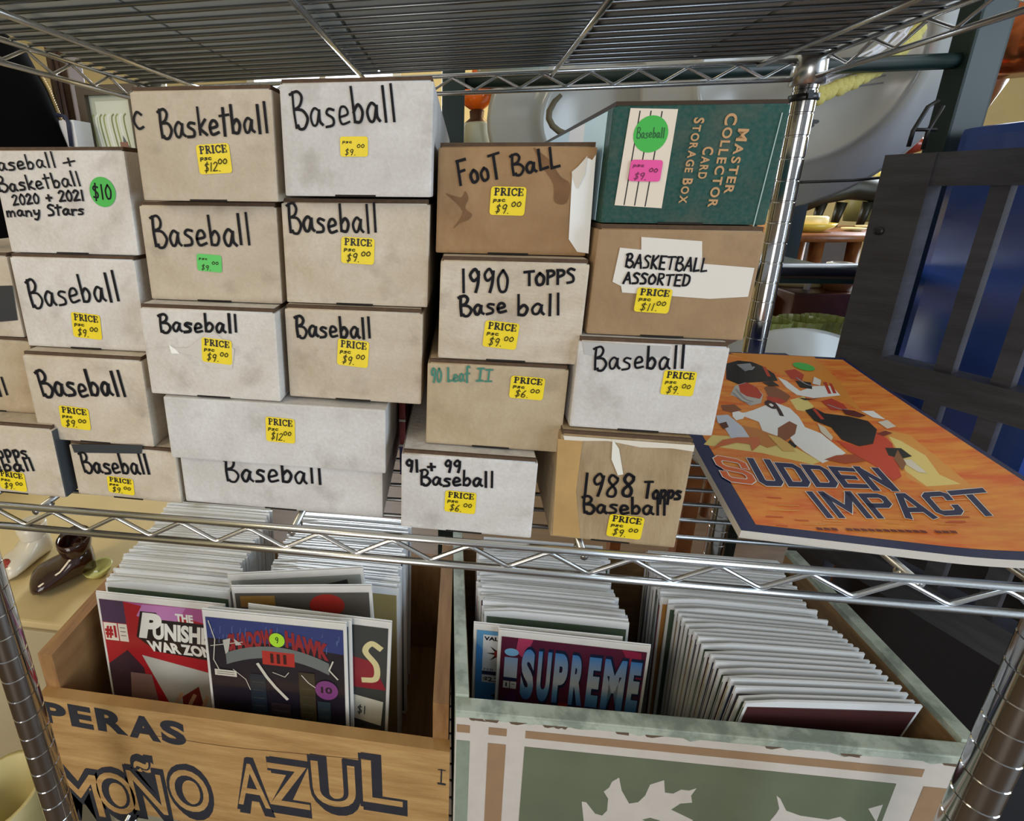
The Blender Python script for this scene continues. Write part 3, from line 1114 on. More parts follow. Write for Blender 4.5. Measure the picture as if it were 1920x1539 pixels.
cp([(970, 412), (1040, 414), (1110, 466), (1040, 452)], WHT)
cp([(830, 575), (960, 615), (1040, 602), (1062, 535), (1115, 570), (1150, 604), (1205, 790), (1160, 815), (1050, 722), (900, 640)], REDO)
cp([(1110, 625), (1200, 632), (1262, 680), (1200, 692), (1130, 670)], BLK)
cp([(1180, 690), (1260, 700), (1350, 778), (1300, 770)], flat('dcd6c4', .25))
e9 = C7(505, 425)
for st in G['9'][1]: cov.stroke([(e9[0] - .006 + p[0] * .020, e9[1] - .002 + p[1] * .024) for p in st], .0034, flat('3a1c22', .25))
# gloves, face guards, sleeves and boots of the printed players
GRY = flat('9a979a', .25)
for pts in ([(232, 300), (280, 345), (330, 362)], [(250, 282), (300, 335), (345, 352)], [(600, 215), (650, 250), (690, 262)], [(780, 372), (850, 398), (890, 402)], [(268, 150), (330, 168), (352, 150)]):
    cov.stroke([C7(*p) for p in pts], .0016, GRY)
cp([(225, 415), (262, 408), (300, 425), (290, 452), (248, 462), (228, 440)], flat('f2f1ee', .25))
cp([(150, 480), (190, 470), (205, 500), (172, 512)], flat('5a2a22', .25))
cp([(170, 575), (260, 560), (380, 560), (390, 600), (340, 640), (330, 600), (250, 590), (110, 625)], flat('c9683a', .25))
cp([(430, 545), (500, 560), (560, 600), (590, 640), (520, 640)], flat('d9b060', .25))
cp([(560, 575), (600, 610), (590, 622), (548, 590)], BLK)
cp([(720, 480), (760, 500), (810, 560), (800, 580), (740, 530)], flat('d9cdb8', .25))
cp([(1060, 545), (1110, 530), (1150, 545), (1100, 560)], flat('7a2c22', .25))
cp([(1065, 480), (1120, 470), (1170, 510), (1120, 520)], flat('d8cfc0', .25))
cp([(760, 690), (830, 665), (930, 660), (1000, 700), (880, 712)], flat('a5482a', .25))
cp([(1180, 640), (1230, 720), (1210, 760), (1160, 690)], flat('8a5a3a', .25))
cp([(860, 400), (930, 410), (1000, 440), (960, 450), (880, 430)], flat('5a1c1c', .25))
cp([(700, 210), (740, 230), (735, 262), (690, 250)], flat('e2dcd4', .25))
cp([(610, 330), (700, 340), (740, 330), (650, 345)], BLK)
cp([(400, 240), (460, 235), (500, 262), (440, 262)], flat('2c2024', .25))
for k in range(26):
    q = (RN.uniform(420, 1500), RN.uniform(900, 1075))
    cov.stroke([C7(*q), C7(q[0] + RN.uniform(60, 160), q[1] + 4)], .0012, flat(['d98a3c', 'c4562a', 'e09a48'][k % 3], .25), lift=.0005)
# title
def block_line(text, quad, main, first=None):
    f = quad_map([C7(*p) for p in quad])
    tot = sum(BLOCK[c][0] for c in text) + .06 * (len(text) - 1)
    (bl, br, tr, tl) = [Vector(C7(*p)) for p in quad]
    hh = ((tl - bl).length + (tr - br).length) / 2
    ww = ((br - bl).length + (tr - tl).length) / 2
    kx = ww / tot
    tk = .235 if text == 'S' else .30
    for (wd, m, cnt) in ((tk + .065, WHT, 0), (tk, main, 1)):
        x = 0
        for c in text:
            for st in BLOCK[c][1]:
                pts = [(((x + p[0]) / tot), p[1]) for p in st]
                cl = st[0] == st[-1]
                # strokes are drawn in letter units then mapped, so the letters lean with the line
                for q in ribbon([(p[0] * ww, p[1] * hh) for p in (pts[:-1] if cl else pts)], wd * min(kx * .86, hh * .62), cl):
                    cov.add([cov.T(*clipw([f(a / ww, d / hh)])[0], .00095 + .00006 * cnt) for a, d in q], [(0, 1, 2, 3)], m)
            x += BLOCK[c][0] + .06


block_line('S', ((175, 825), (395, 850), (300, 690), (85, 650)), flat('d8622c', .25))
block_line('UDDEN', ((395, 850), (1190, 868), (1080, 748), (310, 690)), NAVY)
block_line('IMPACT', ((760, 1022), (1780, 1030), (1640, 880), (650, 885)), NAVY)
for i in range(19):
    if i in (3, 15): continue
    a = C7(720 + i * 43, 1092 + i * 1.2)
    cov.stroke([a, (a[0] + .0022, a[1])], .0022, flat('6e2418', .25), lift=.0010)
cov.layer = 60
e = C7(640, 150)
cov.disc(e[0], e[1], .0095, .0095, mat('green_dot', '3fae45', .5))
cov.build('cover', mag)
FIXN = []
for i, (xa, ya, dx, dy, th, a, c, lab) in enumerate(((.222, .435, .215, .215, .012, -2, '7b2a22', 'red edged booklet lying at the bottom under the football magazine'),
                                                   (.226, .442, .21, .21, .013, 1, '2a3566', 'navy booklet lying between the magazine and the red booklet'))):
    z0 = H - .2440 + i * .0122
    t = thing('booklet', lab, 'booklet', (xa + dx / 2, ya + dy / 2, z0))
    R = Matrix.Rotation(radians(a), 3, 'Z')
    b = MB()
    b.box((xa, ya, z0), (xa + dx, ya + dy, z0 + th - .0014), mat('page_edges', 'cfcac2'), R)
    b.build('pages', t)
    b = MB()
    b.box((xa - .0008, ya - .0008, z0 + th - .0014), (xa + dx, ya + dy, z0 + th - .0005), flat(c, .35), R)
    b.build('cover', t)
bk = thing('booklet', 'thin red and navy booklet wedged upright beside the 91 + 99 box', 'booklet', (-.0475, .45, H - .244))
b = MB()
b.box((-.0505, .36, H - .2440), (-.0455, .62, H - .150), flat('8a1f24', .4))
b.box((-.0507, .3595, H - .2440), (-.0453, .37, H - .215), flat('20306e', .4))
for z in (.150, .170, .190, .214):
    b.box((-.0508, .3590, H - z - .002), (-.0452, .365, H - z), flat('c8c4bc', .4))
b.build('cover', bk)

# ------------------------------------------------------------------ crates of comics
WOOD = mat('crate_pine', 'c09a62', .65, noise=1, nscale=7, col2='98703f', stretch=(1.2, 1, 9), bump=.3, bscale=60, lo=.3, hi=.7)
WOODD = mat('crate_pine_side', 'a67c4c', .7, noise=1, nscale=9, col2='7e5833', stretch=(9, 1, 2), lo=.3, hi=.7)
NAVYP = mat('stencil_navy', '22242f', .7, noise=.25, nscale=50)
YC = .375
CRB = H - .7985
crl = thing('wooden_crate', 'bare pine fruit crate with navy stencilled lettering, full of comics', 'crate', (-.258, .51, CRB))
ct = .012
zf = H - .604
zs_ = H - .551
b = MB(lambda u, v, l: Vector((u, YC - l, v)))
b.box((-.515, YC, CRB), (-.002, YC + ct, zf), WOOD)
b.layer = 2


def L_(x, y):
    p = atY(x, y, YC)
    return (p.x, p.z)


for ch, x0, x1, yb, hp in (('P', 82, 128, 1350, 36), ('E', 134, 176, 1358, 38), ('R', 184, 240, 1366, 39), ('A', 243, 301, 1378, 40), ('S', 304, 350, 1388, 40)):
    a = L_(x0, yb)
    c = L_(x1, yb + 6)
    t = L_(x0, yb - hp)
    type_in(b, ch, a[0], a[1], c[0], t[1] - a[1], NAVYP, .05, radians(-3))
for ch, x0, x1, yb, hp in (('M', 118, 205, 1521, 86), ('O', 188, 268, 1521, 84), ('Ñ', 250, 322, 1520, 84), ('O', 322, 405, 1517, 86),
                           ('A', 444, 514, 1509, 90), ('Z', 502, 590, 1509, 90), ('U', 584, 678, 1507, 92), ('L', 676, 764, 1504, 92)):
    a = L_(x0, yb)
    c = L_(x1, yb)
    t = L_(x0, yb - hp)
    hh = t[1] - a[1]
    w_ = c[0] - a[0]
    # solid shadow letter, then bare wood showing inside it
    b.layer = 8
    type_in(b, ch, a[0] + w_ * .06, a[1] - .003, c[0], hh + .002, NAVYP, .075)
    type_in(b, ch, a[0], a[1], c[0] - w_ * .05, hh, NAVYP, .055)
    b.layer = 20
    type_in(b, ch, a[0] + w_ * .06, a[1] + hh * .04, c[0] - w_ * .10, hh * .92, WOOD, .0)
    b.layer = 24
p0 = L_(0, 1398)
for k in range(1):
    b.stroke([L_(828, 1442), L_(827, 1466)], .0016, NAVYP)
    b.stroke([L_(822, 1442), L_(835, 1444)], .0014, NAVYP)
    b.stroke([L_(822, 1468), L_(834, 1470)], .003, NAVYP)
b.stroke([L_(250, 1372), L_(420, 1398), L_(560, 1412), L_(700, 1425)], .0006, flat('5a3d20', .8))
b.build('front_board', crl)
for x0, x1 in ((-.515, -.495), (-.022, -.004)):
    b = MB()
    b.box((x0, YC + ct, CRB), (x1, .640, zs_), WOODD, bev=.001)
    b.build('end_board', crl)
b = MB()
b.box((-.495, .630, CRB + .012), (-.022, .640, zs_ - .03), WOODD)
b.build('back_board', crl)
b = MB()
b.box((-.495, YC + ct, CRB), (-.022, .640, CRB + .03), WOODD)
b.build('bottom_board', crl)

CY = radians(1.75)
CRR = thing('painted_crate', 'worn sage green crate with plaid border and white leaf stencils, full of comics', 'crate', (.003, YC, CRB), (0, 0, CY))
CR_INV = Matrix.Rotation(-CY, 3, 'Z')
GP = mat('chipped_green_paint', 'adb6a8', .6, noise=1, nscale=34, col2='838d81', bump=.4, bscale=150, lo=.42, hi=.58)
GI = mat('crate_inner_wood', '96734a', .8, noise=.35, nscale=20, stretch=(1, 1, 6))
PALE = mat('plaid_white', 'c9c1b8', .7, noise=.08, nscale=40)
PTAN = mat('plaid_tan', '98795a', .7, noise=.1, nscale=40)
PSAGE = mat('panel_sage', '656d55', .7, noise=.14, nscale=14)
CW, CD, CHT = .517, .268, H - .5395 - CRB


def R_(x, y):
    d = CR_INV @ ray(x, y)
    o_ = CR_INV @ (Vector((0, 0, H)) - Vector((.003, YC, CRB)))
    t = -o_.y / d.y
    p = o_ + d * t
    return (p.x, p.z)


b = MB(lambda u, v, l: Vector((u, -l, v)))
b.box((0, 0, 0), (CW, .014, CHT), GP, bev=.0012)
ztop = CHT
b.rect(.0005, .0005, CW - .0005, ztop - .010, PALE)
# ragged lower edge of the green paint along the rim
rr = random.Random(4)
pts = [(.0005, ztop - .003)] + [(CW - .0005, ztop - .003)]
xs = [CW - .0005 - i * (CW - .001) / 60 for i in range(61)]
b.poly(pts[:2] + [(x, ztop - .0095 - max(0, rr.gauss(.0005, .0022))) for x in xs], GP)
for i in range(16):
    x = rr.uniform(.01, CW - .02)
    b.poly([(x, ztop - .010), (x + rr.uniform(.006, .02), ztop - .0095), (x + rr.uniform(.004, .015), ztop - .0135), (x + .002, ztop - .0128)], flat('5d4a38', .8))
u1 = R_(916, 1373)[0]; u2 = R_(950, 1373)[0]; u3 = R_(985, 1380)[0]
vt1, vt0 = ztop - .0205, ztop - .0315
b.rect(u1, vt0, u2, vt1, PTAN)
b.rect(u3, vt0, CW - .055, vt1, PTAN)
vg = ztop - .044
b.rect(.002, ztop - .032, R_(880, 1400)[0], ztop - .0205, PTAN)
b.rect(.002, .002, R_(880, 1420)[0], vg, mat('edge_sage', '8b9686', .7, noise=.2, nscale=30))
b.rect(u1, .002, u2, vg, PTAN)
b.rect(u3, .002, CW - .075, vg, PSAGE)
b.rect(CW - .050, .002, CW - .028, vg, PTAN)


def R5(x, y): return R_(840 + x / 2.667, 1320 + y / 2.667)


leaf = [(690, 700), (668, 485), (690, 488), (735, 545), (770, 555), (795, 530), (800, 470), (778, 435), (805, 415), (820, 385), (855, 365), (868, 430), (905, 495), (950, 488), (985, 455), (1010, 400), (1080, 378), (1084, 440), (1125, 445), (1165, 425), (1205, 430), (1242, 418), (1215, 455), (1220, 490), (1160, 495), (1115, 525), (1225, 578), (1150, 640), (1240, 720), (1100, 720), (980, 800), (850, 780)]
b.poly([(max(u, u3), max(v, .004)) for u, v in (R5(*p) for p in leaf)], PALE)
b.poly([R5(*p) for p in ((970, 575), (1010, 565), (1060, 580), (1020, 600))], PSAGE)
leaf2 = [(1560, 640), (1640, 545), (1655, 520), (1642, 455), (1660, 470), (1690, 530), (1760, 555), (1900, 575), (1960, 560), (2020, 600), (1960, 660), (2060, 700), (1900, 760), (1700, 720)]
b.poly([(u, max(v, .004)) for u, v in (R5(*p) for p in leaf2)], PALE)
leaf3 = [(2300, 470), (2340, 520), (2380, 500), (2370, 560), (2440, 600), (2360, 640), (2300, 620)]
b.poly([(min(u, CW - .08), max(v, .004)) for u, v in (R5(*p) for p in [(2100, 520), (2180, 500), (2240, 470), (2250, 520), (2300, 560), (2240, 600), (2160, 590)])], PALE)
b.build('front_board', CRR, local=True)
for x0, x1, in ((0, .015), (CW - .015, CW)):
    b = MB()
    b.box((x0, .014, 0), (x1, CD, CHT + .004), GP, bev=.001)
    xi = .0155 if x0 == 0 else CW - .0155
    b.box((xi - .0006, .015, .01), (xi + .0006, CD - .002, CHT - .004), GI)
    b.build('end_board', CRR, local=True)
b = MB()
b.box((.015, CD - .012, 0), (CW - .015, CD, CHT - .02), GI)
b.build('back_board', CRR, local=True)
b = MB()
b.box((.015, .014, 0), (CW - .015, CD - .012, .008), GI)
b.build('bottom_board', CRR, local=True)
# ------------------------------------------------------------------ comics
BOARD = mat('white_backing', 'dddad4', .5, noise=.06, nscale=30)
BAGE = mat('bag_edge', 'e2e4e6', .2, spec=.8)
CWD, CHH = .175, .268
covers = ['4a2a2a', '3a4660', '8a3a34', '4a5a48', '9a8a5c', '54505a', 'b8b4aa', 'aa7a40']


def comic_mesh(i, bend):
    """bagged comic with white board: local x across, y depth, z up; base at z = 0"""
    b = MB()
    th = .0021
    n = 5
    for lo, hi, ya, yb, m in ((0, CHH, 0, th, BAGE),):
        vs, fs = [], []
        for k in range(n + 1):
            x = -CWD / 2 + CWD * k / n
            yo = bend * (1 - (2 * k / n - 1) ** 2)
            for y in (ya, yb):
                for z in (lo, hi - .004 * (1 if k in (0,) and i % 3 == 0 else 0)):
                    vs.append((x, y + yo, z))
        for k in range(n):
            a = k * 4
            fs += [(a, a + 4, a + 5, a + 1), (a + 2, a + 3, a + 7, a + 6), (a + 1, a + 5, a + 7, a + 3), (a, a + 2, a + 6, a + 4)]
        fs += [(0, 1, 3, 2), (n * 4, n * 4 + 2, n * 4 + 3, n * 4 + 1)]
        b.add(vs, fs, m)
    b.box((-CWD / 2 + .003, -.0004, .006), (CWD / 2 - .003, .0002, CHH - .010), flat(covers[i % len(covers)], .3))
    b.box((-CWD / 2 - .0006, .0003, .004), (-CWD / 2 + .001, .0009, CHH - .012), flat(covers[(i + 3) % len(covers)], .3))
    me_o = b.build('comic', None, local=True)
    me = me_o.data
    bpy.data.objects.remove(me_o)
    return me


VAR = [comic_mesh(i, [.0006, .0008, .0004, .0009][i % 4]) for i in range(8)]
ROWS = (
    # x centre, first y, last y, base z, lean (deg), group, label
    ('left', -.372, .424, .622, H - .764, 5, 'comics in the left row of the pine crate', 'bagged comic with white board filed in the left row of the pine crate'),
    ('midl', -.160, .462, .622, H - .764, 4, 'comics in the right row of the pine crate', 'bagged comic with white board filed in the right row of the pine crate'),
    ('midr', .125, .464, .622, H - .787, 4, 'comics in the left row of the painted crate', 'bagged comic with white board filed in the left row of the painted crate'),
    ('right', .360, .504, .622, H - .787, 4, 'comics in the back of the right row of the painted crate', 'upright bagged comic in the back half of the right row, painted crate'),
)
rc = random.Random(11)


def put_comic(x, y, z, yaw, lean, tilt, group, label, me=None):
    o = bpy.data.objects.new('comic_book', me or rc.choice(VAR))
    COL.objects.link(o)
    o.location = (x, y, z)
    o.rotation_euler = (radians(-lean), radians(tilt), radians(yaw))
    tag(o, label, 'comic book', group)
    return o


for nm, xc, y0, y1, zb, lean, grp, lab in ROWS:
    y = y0
    drift = 0
    while y < y1 - .028:
        if rc.random() < .12: drift = rc.uniform(-.006, .006)
        put_comic(xc + drift + rc.uniform(-.002, .002) + (-.012 if nm == 'left' else .004 if nm == 'right' else 0) * (y - y0) / .2, y, zb + rc.uniform(0, .006), rc.uniform(-.12, .12), lean, rc.uniform(-.5, .5), grp, lab)
        y += rc.uniform(.0031, .0040)
# fanned front bundle of the right row: it leans forward against the front board
y = .447
i = 0
while y < .500:
    t_ = (y - .447) / .053
    put_comic(.388 - .022 * t_, y, H - .787 + rc.uniform(0, .004), 5.0 * (1 - t_), -7.5 * (1 - t_) + 3 * t_, 0, 'comics fanned at the front of the painted crate', 'white bagged comic in the skewed bundle at the front of the painted crate', VAR[(0, 3, 5, 1)[i % 4]])
    y += .0033
    i += 1

CV = (.168, .256)


def front_comic(name, label, x, y, z, yaw, lean, tilt, art, film=True):
    """a comic whose cover shows: board, cover art, clear bag"""
    root = thing(name, label, 'comic book', (x, y, z), (radians(-lean), radians(tilt), radians(yaw)))
    b = MB()
    b.box((-CWD / 2, .0006, .002), (CWD / 2, .0022, CHH), BOARD)
    b.box((-CWD / 2 - .0006, .0022, 0), (CWD / 2 + .0006, .0026, CHH + .001), BAGE)
    b.build('backing_board', root, local=True)
    c = MB(lambda u, v, l: Vector((u - CV[0] / 2, .0002 - l, v + .003)))
    art(c)
    c.build('cover', root, local=True)
    if film:
        f = MB()
        f.add([(-CWD / 2, -.0012, 0), (CWD / 2, -.0012, 0), (CWD / 2, -.0012, CHH), (-CWD / 2, -.0012, CHH)], [(0, 1, 2, 3)], FILM)
        f.build('bag', root, local=True)
    return root


U, V = CV


def art_red(c):
    c.rect(0, 0, U, V, flat('a61c26', .35))
    c.poly([(.034, V), (U, V), (U, V - .026), (.09, V - .010)], flat('a8568c', .35))
    c.poly([(.06, V - .002), (.12, V), (.10, V - .03), (.05, V - .02)], flat('b87ab0', .35))
    c.rect(0, V - .034, .034, V, flat('4a3550', .35))
    c.rect(.001, V - .062, .020, V - .035, flat('e4dccc', .35))
    c.rect(.0215, V - .062, .034, V - .035, flat('e4dccc', .35))
    type_in(c, '#1', .002, V - .056, .018, .017, flat('a61c26', .35), .06)
    for k in range(3): c.stroke([(.024, V - .041 - k * .006), (.031, V - .041 - k * .006)], .001, flat('3a3434', .35))
    bl = flat('1a1416', .35)
    c.poly([(.046, V - .052), (.056, V - .012), (.078, V - .012), (.082, V - .022), (U - .002, V - .022), (U - .002, V - .078), (.072, V - .072)], bl)
    wh = flat('e6e4dc', .35)
    type_in(c, 'THE', .104, V - .021, .128, .011, wh, .05)
    type_in(c, 'P', .050, V - .050, .078, .036, wh, .06, shear=.25)
    type_in(c, 'UNISHER', .069, V - .051, U - .006, .024, wh, .05, shear=.1)
    type_in(c, 'WAR ZONE', .062, V - .071, U - .008, .015, wh, .05, shear=-.2)
    # plain abstract shapes of the cover art
    c.poly([(.05, V - .08), (.08, V - .085), (.165, V - .10), (.165, V - .18), (.10, V - .2), (.075, V - .14)], flat('b9b6ae', .35))
    c.poly([(.0, V - .10), (.03, V - .075), (.05, V - .10), (.06, V - .2), (.0, V - .2)], flat('3a2430', .35))
    c.poly([(.03, V - .11), (.06, V - .11), (.066, V - .16), (.04, V - .18), (.026, V - .15)], flat('8a6a62', .35))
    c.poly([(.10, V - .14), (.125, V - .12), (.135, V - .19), (.10, V - .19)], flat('7a2a22', .35))
    for k in range(3): c.stroke([(.085 + .02 * k, V - .16), (.10 + .018 * k, V - .135)], .005, flat('c8a080', .35))


def art_dark(c):
    c.rect(0, 0, U, V, flat('181420', .35))
    c.poly([(0, V), (U, V), (U, V - .035), (.11, V - .03), (0, V - .03)], flat('2c3a72', .35))
    for k in range(40):
        x = rc.uniform(.004, U - .004)
        y = V - rc.uniform(.004, .03)
        c.stroke([(x, y), (x - .001, y - rc.uniform(.003, .012))], .0005, flat('6a7ab0', .35))
    red = flat('8e2328', .35)
    arc = lambda s_: .016 * (1 - (2 * s_ - 1) ** 2)
    type_in(c, 'SHADOW', .026, V - .044, .083, .022, red, .06, warp=lambda s_: .014 * s_)
    type_in(c, 'HAWK', .098, V - .030, .150, .022, red, .06, warp=lambda s_: -.014 * s_)
    band = [(.022 + i * .128 / 12, V - .052 + arc(i / 12) + .003) for i in range(13)] + [(.15 - i * .128 / 12, V - .062 + arc(1 - i / 12) - .004) for i in range(13)]
    c.poly(band, flat('6c7270', .35))
    c.rect(.068, V - .060, .108, V - .040, flat('b03028', .35))
    for k in range(3): c.rect(.078 + k * .008, V - .057, .082 + k * .008, V - .043, flat('3a1214', .35))
    for x0, x1, h_, col in ((.05, .07, .18, '1d2733'), (.075, .10, .14, '2a2026'), (.112, .132, .19, '3a3322'), (.134, .15, .15, '26323a'), (.012, .045, .13, '120e14')):
        c.rect(x0, 0, x1, h_, flat(col, .35))
        for k in range(7): c.stroke([(x0 + .003, h_ - .012 - k * .012), (x1 - .003, h_ - .012 - k * .012)], .0007, flat('4a4a44', .35))
    for k in range(5): c.stroke([(.118 + .003 * k, .10), (.118 + .003 * k, .07)], .001, flat('8a8430', .35))
    lt = flat('cfcabc', .35)
    for pts, w in (([(.062, V - .06), (.072, V - .078), (.082, V - .092), (.096, V - .108)], .004), ([(.004, V - .004), (.010, V - .03), (.006, V - .06), (.012, V - .075)], .0012),
                   ([(.03, V - .072), (.045, V - .085), (.050, V - .10)], .0009), ([(.116, V - .07), (.124, V - .08), (.138, V - .09)], .0012), ([(.155, V - .045), (.150, V - .058), (.16, V - .07)], .0018),
                   ([(.045, V - .03), (.02, V - .036), (.004, V - .04)], .0009), ([(.08, V - .07), (.095, V - .075), (.10, V - .068)], .0009)):
        c.stroke(pts, w, lt, smooth=False)
    c.poly([(.02, V - .03), (.030, V - .026), (.026, V - .046), (.022, V - .05)], flat('b8b4ac', .35))
    c.poly([(.034, V - .026), (.044, V - .034), (.036, V - .036)], flat('b8b4ac', .35))
    c.rect(.006, V - .083, .034, V - .074, flat('cfcabc', .35))
    for k in range(2): c.stroke([(.009, V - .077 - .003 * k), (.031, V - .077 - .003 * k)], .0008, flat('3a3434', .35))
    c.poly([(.05, .10), (.07, .115), (.09, .11), (.11, .10), (.10, .07), (.06, .07)], flat('4c4048', .35))
    c.disc(.146, V - .088, .014, .014, flat('7a3a78', .35))
    type_in(c, '10', .139, V - .092, .153, .009, flat('241028', .35), .04)
    c.disc(.088, V - .022, .0095, .0100, flat('a8d832', .4))
    ss, wd = layout('9', 0, None)
    for st in ss: c.stroke([(.0858 + p[0] * .008, V - .026 + p[1] * .008) for p in st], .0012, flat('2e4a10', .4))


def grad_blue():
    m = bpy.data.materials.new('chrome_blue_print')
    m.use_nodes = True
    nt = m.node_tree
    tc = nt.nodes.new('ShaderNodeTexCoord')
    sx = nt.nodes.new('ShaderNodeSeparateXYZ')
    mr = nt.nodes.new('ShaderNodeMapRange')
    mr.inputs[1].default_value = .148
    mr.inputs[2].default_value = .250
    cr = nt.nodes.new('ShaderNodeValToRGB')
    cr.color_ramp.elements[0].position = .1
    cr.color_ramp.elements[0].color = (*lin('1f5fb0'), 1)
    cr.color_ramp.elements[1].position = .95
    cr.color_ramp.elements[1].color = (*lin('2e78b8'), 1)
    e = cr.color_ramp.elements.new(.5)
    e.color = (*lin('c6ccd0'), 1)
    e = cr.color_ramp.elements.new(.36)
    e.color = (*lin('6a9cc4'), 1)
    nt.links.new(tc.outputs['Object'], sx.inputs[0])
    nt.links.new(sx.outputs[2], mr.inputs[0])
    nt.links.new(mr.outputs[0], cr.inputs[0])
    nt.links.new(cr.outputs[0], nt.nodes['Principled BSDF'].inputs['Base Color'])
    nt.nodes['Principled BSDF'].inputs['Roughness'].default_value = .3
    return m


def art_blue_letters(c):
    c.rect(0, 0, U, V, flat('551b33', .35))
    c.poly([(0, 0), (U, 0), (U, V - .12), (.08, V - .09), (0, V - .12)], flat('8e1d12', .35))
    c.poly([(0, V - .10), (.02, V - .08), (.03, V - .14), (0, V - .16)], flat('5a2358', .35))
    c.poly([(.02, V), (.038, V), (.028, V - .03), (.018, V - .02)], flat('a83a5c', .35))
    c.poly([(.14, V), (.162, V - .002), (.168, V - .06), (.155, V - .03)], flat('8c2440', .35))
    gb = grad_blue()
    dk = flat('15203c', .35)
    x = .0255
    for ch, w_ in (('S', .0165), ('U', .0165), ('P', .0170), ('R', .0170), ('E', .0150), ('M', .0260), ('E', .0140)):
        type_in(c, ch, x + .0006, V - .0890, x + w_ + .0012, .0735, dk, .09)
        type_in(c, ch, x + .0004, V - .0870, x + w_ - .0004, .0705, gb, .055)
        x += w_ + .0030
    c.rect(.005, V - .066, .021, V - .030, gb)
    c.rect(.005, V - .066, .021, V - .061, flat('1a2a50', .35))
    c.disc(.013, V - .022, .0085, .0058, flat('7ab0d8', .35))
    c.rect(.005, V - .078, .0125, V - .067, flat('d8d4cc', .35))
    c.rect(.0135, V - .078, .021, V - .067, flat('d8d4cc', .35))
    c.stroke([(.0088, V - .075), (.0088, V - .070)], .002, flat('3a3a3a', .35))
    c.stroke([(.0155, V - .071), (.019, V - .071)], .001, flat('3a3a3a', .35))
    c.rect(.122, V - .125, .166, V - .096, flat('b5afa6', .6), rad=.002)


def art_blue(c):
    c.rect(0, 0, U, V, flat('3f86c8', .35))
    c.poly([(0, V), (U, V), (U, V - .05), (.05, V - .07), (0, V - .02)], flat('5c94be', .35))
    c.rect(.008, V - .080, .05, V - .006, flat('d4d6d8', .35))
    type_in(c, 'VALIANT', .009, V - .014, .049, .0055, flat('1c1c24', .35), .05)
    cx, cy = .028, V - .034
    star = []
    for k in range(16):
        r = .0155 if k % 2 == 0 else .005
        star.append((cx + r * sin(pi * k / 8), cy + r * cos(pi * k / 8)))
    c.poly(star, flat('2a1c20', .35))
    c.disc(cx, cy, .006, .006, flat('8e2428', .35))
    type_in(c, 'FEB', .010, V - .061, .022, .0035, flat('1c1c24', .35))
    c.rect(.008, V - .068, .05, V - .062, flat('20304a', .35))
    type_in(c, '$2.25', .010, V - .078, .034, .007, flat('1c1c24', .35), .03)
    c.poly([(.02, V - .10), (.05, V - .085), (.05, V - .12)], flat('1a2440', .35))


def art_grey(c):
    c.rect(0, 0, U, V, flat('3a3d3c', .35))
    c.poly([(.10, V - .04), (.15, V - .05), (.168, V - .09), (.12, V - .09)], flat('8c2430', .35))
    ss, wd = layout('S', 0, None)
    for st in ss: c.stroke([(.138 + p[0] * .042, V - .080 + p[1] * .056) for p in st], .0075, flat('d8cc98', .35))
    c.poly([(.118, V - .1), (.165, V - .108), (.163, V - .145), (.116, V - .135)], flat('cfcab8', .5))
    ss, wd = layout('$1', 0, None)
    for st in ss: c.stroke([(.133 + p[0] * .012, V - .13 + p[1] * .012) for p in st], .0014, flat('2a3a3a', .5))
    c.poly([(0, 0), (U, 0), (U, .06), (.1, .075), (0, .06)], flat('141c28', .35))
    c.poly([(.12, V - .15), (.162, V - .15), (.16, V - .16), (.13, V - .165)], flat('6a5236', .35))


def art_red_dot(c):
    c.rect(0, 0, U, V, flat('55504a', .35))
    c.disc(.115, V - .018, .022, .016, flat('a02a22', .35))
    c.rect(.006, V - .02, .05, V - .004, flat('9a7438', .35))


def art_emblem(c):
    c.rect(0, 0, U, V, flat('8f948f', .35))
    c.poly([(.11, V - .014), (.15, V - .006), (.155, V - .03), (.12, V - .03)], flat('2a2c2c', .35))


ZL = H - .757
front_comic('comic_book', 'red comic with white block lettering, frontmost at the left of the pine crate', -.370, .4120, ZL - .003, 0, 3.5, 0, art_red)
front_comic('comic_book', 'dark night-city comic with round green and purple stickers in the pine crate', -.214, .3960, ZL + .009, 1, 3.0, .6, art_dark)
front_comic('comic_book', 'white-edged comic directly behind the dark comic with round stickers', -.2095, .4010, ZL + .007, 1.5, 3.2, .6, art_grey, False)
front_comic('comic_book', 'grey comic with pale letter S and a square paper label', -.172, .4085, ZL + .004, 1, 3.5, 2.5, art_grey)
front_comic('comic_book', 'drab comic with a red circle at its top, sticking up skewed', -.178, .428, ZL + .020, 5, 4, -2.0, art_red_dot)
front_comic('comic_book', 'pale grey comic tilted up behind the red circle comic', -.178, .446, ZL + .026, 5, 4, -5.0, art_emblem)
front_comic('comic_book', 'comic lettered in tall blue metallic capitals at the painted crate front', .1395, .4485, H - .7876, 0, 2.0, .5, art_blue_letters)
front_comic('comic_book', 'blue comic with a red star box, peeking out beside the tall lettered comic', .112, .4545, H - .7876, 0, 2.0, 0, art_blue)
# ------------------------------------------------------------------ black slatted panel chair at the right
BLKW = mat('black_stained_wood', '414148', .36, noise=1, nscale=12, col2='323136', stretch=(1, 1, 6), bump=.15, bscale=80)
KC = 1.25                                   # stands clear of the crate, on the floor
A0 = Vector((.456 * KC, .602 * KC, 0))
A1 = Vector((.535 * KC, .452 * KC, 0))
AD = (A1 - A0).normalized()
AN = Vector((AD.y, -AD.x, 0)).normalized()
if AN.x > 0: AN = -AN
chair = thing('slatted_chair', 'black slatted wooden chair back standing just right of the rack', 'chair', (A0.x, A0.y, 0))


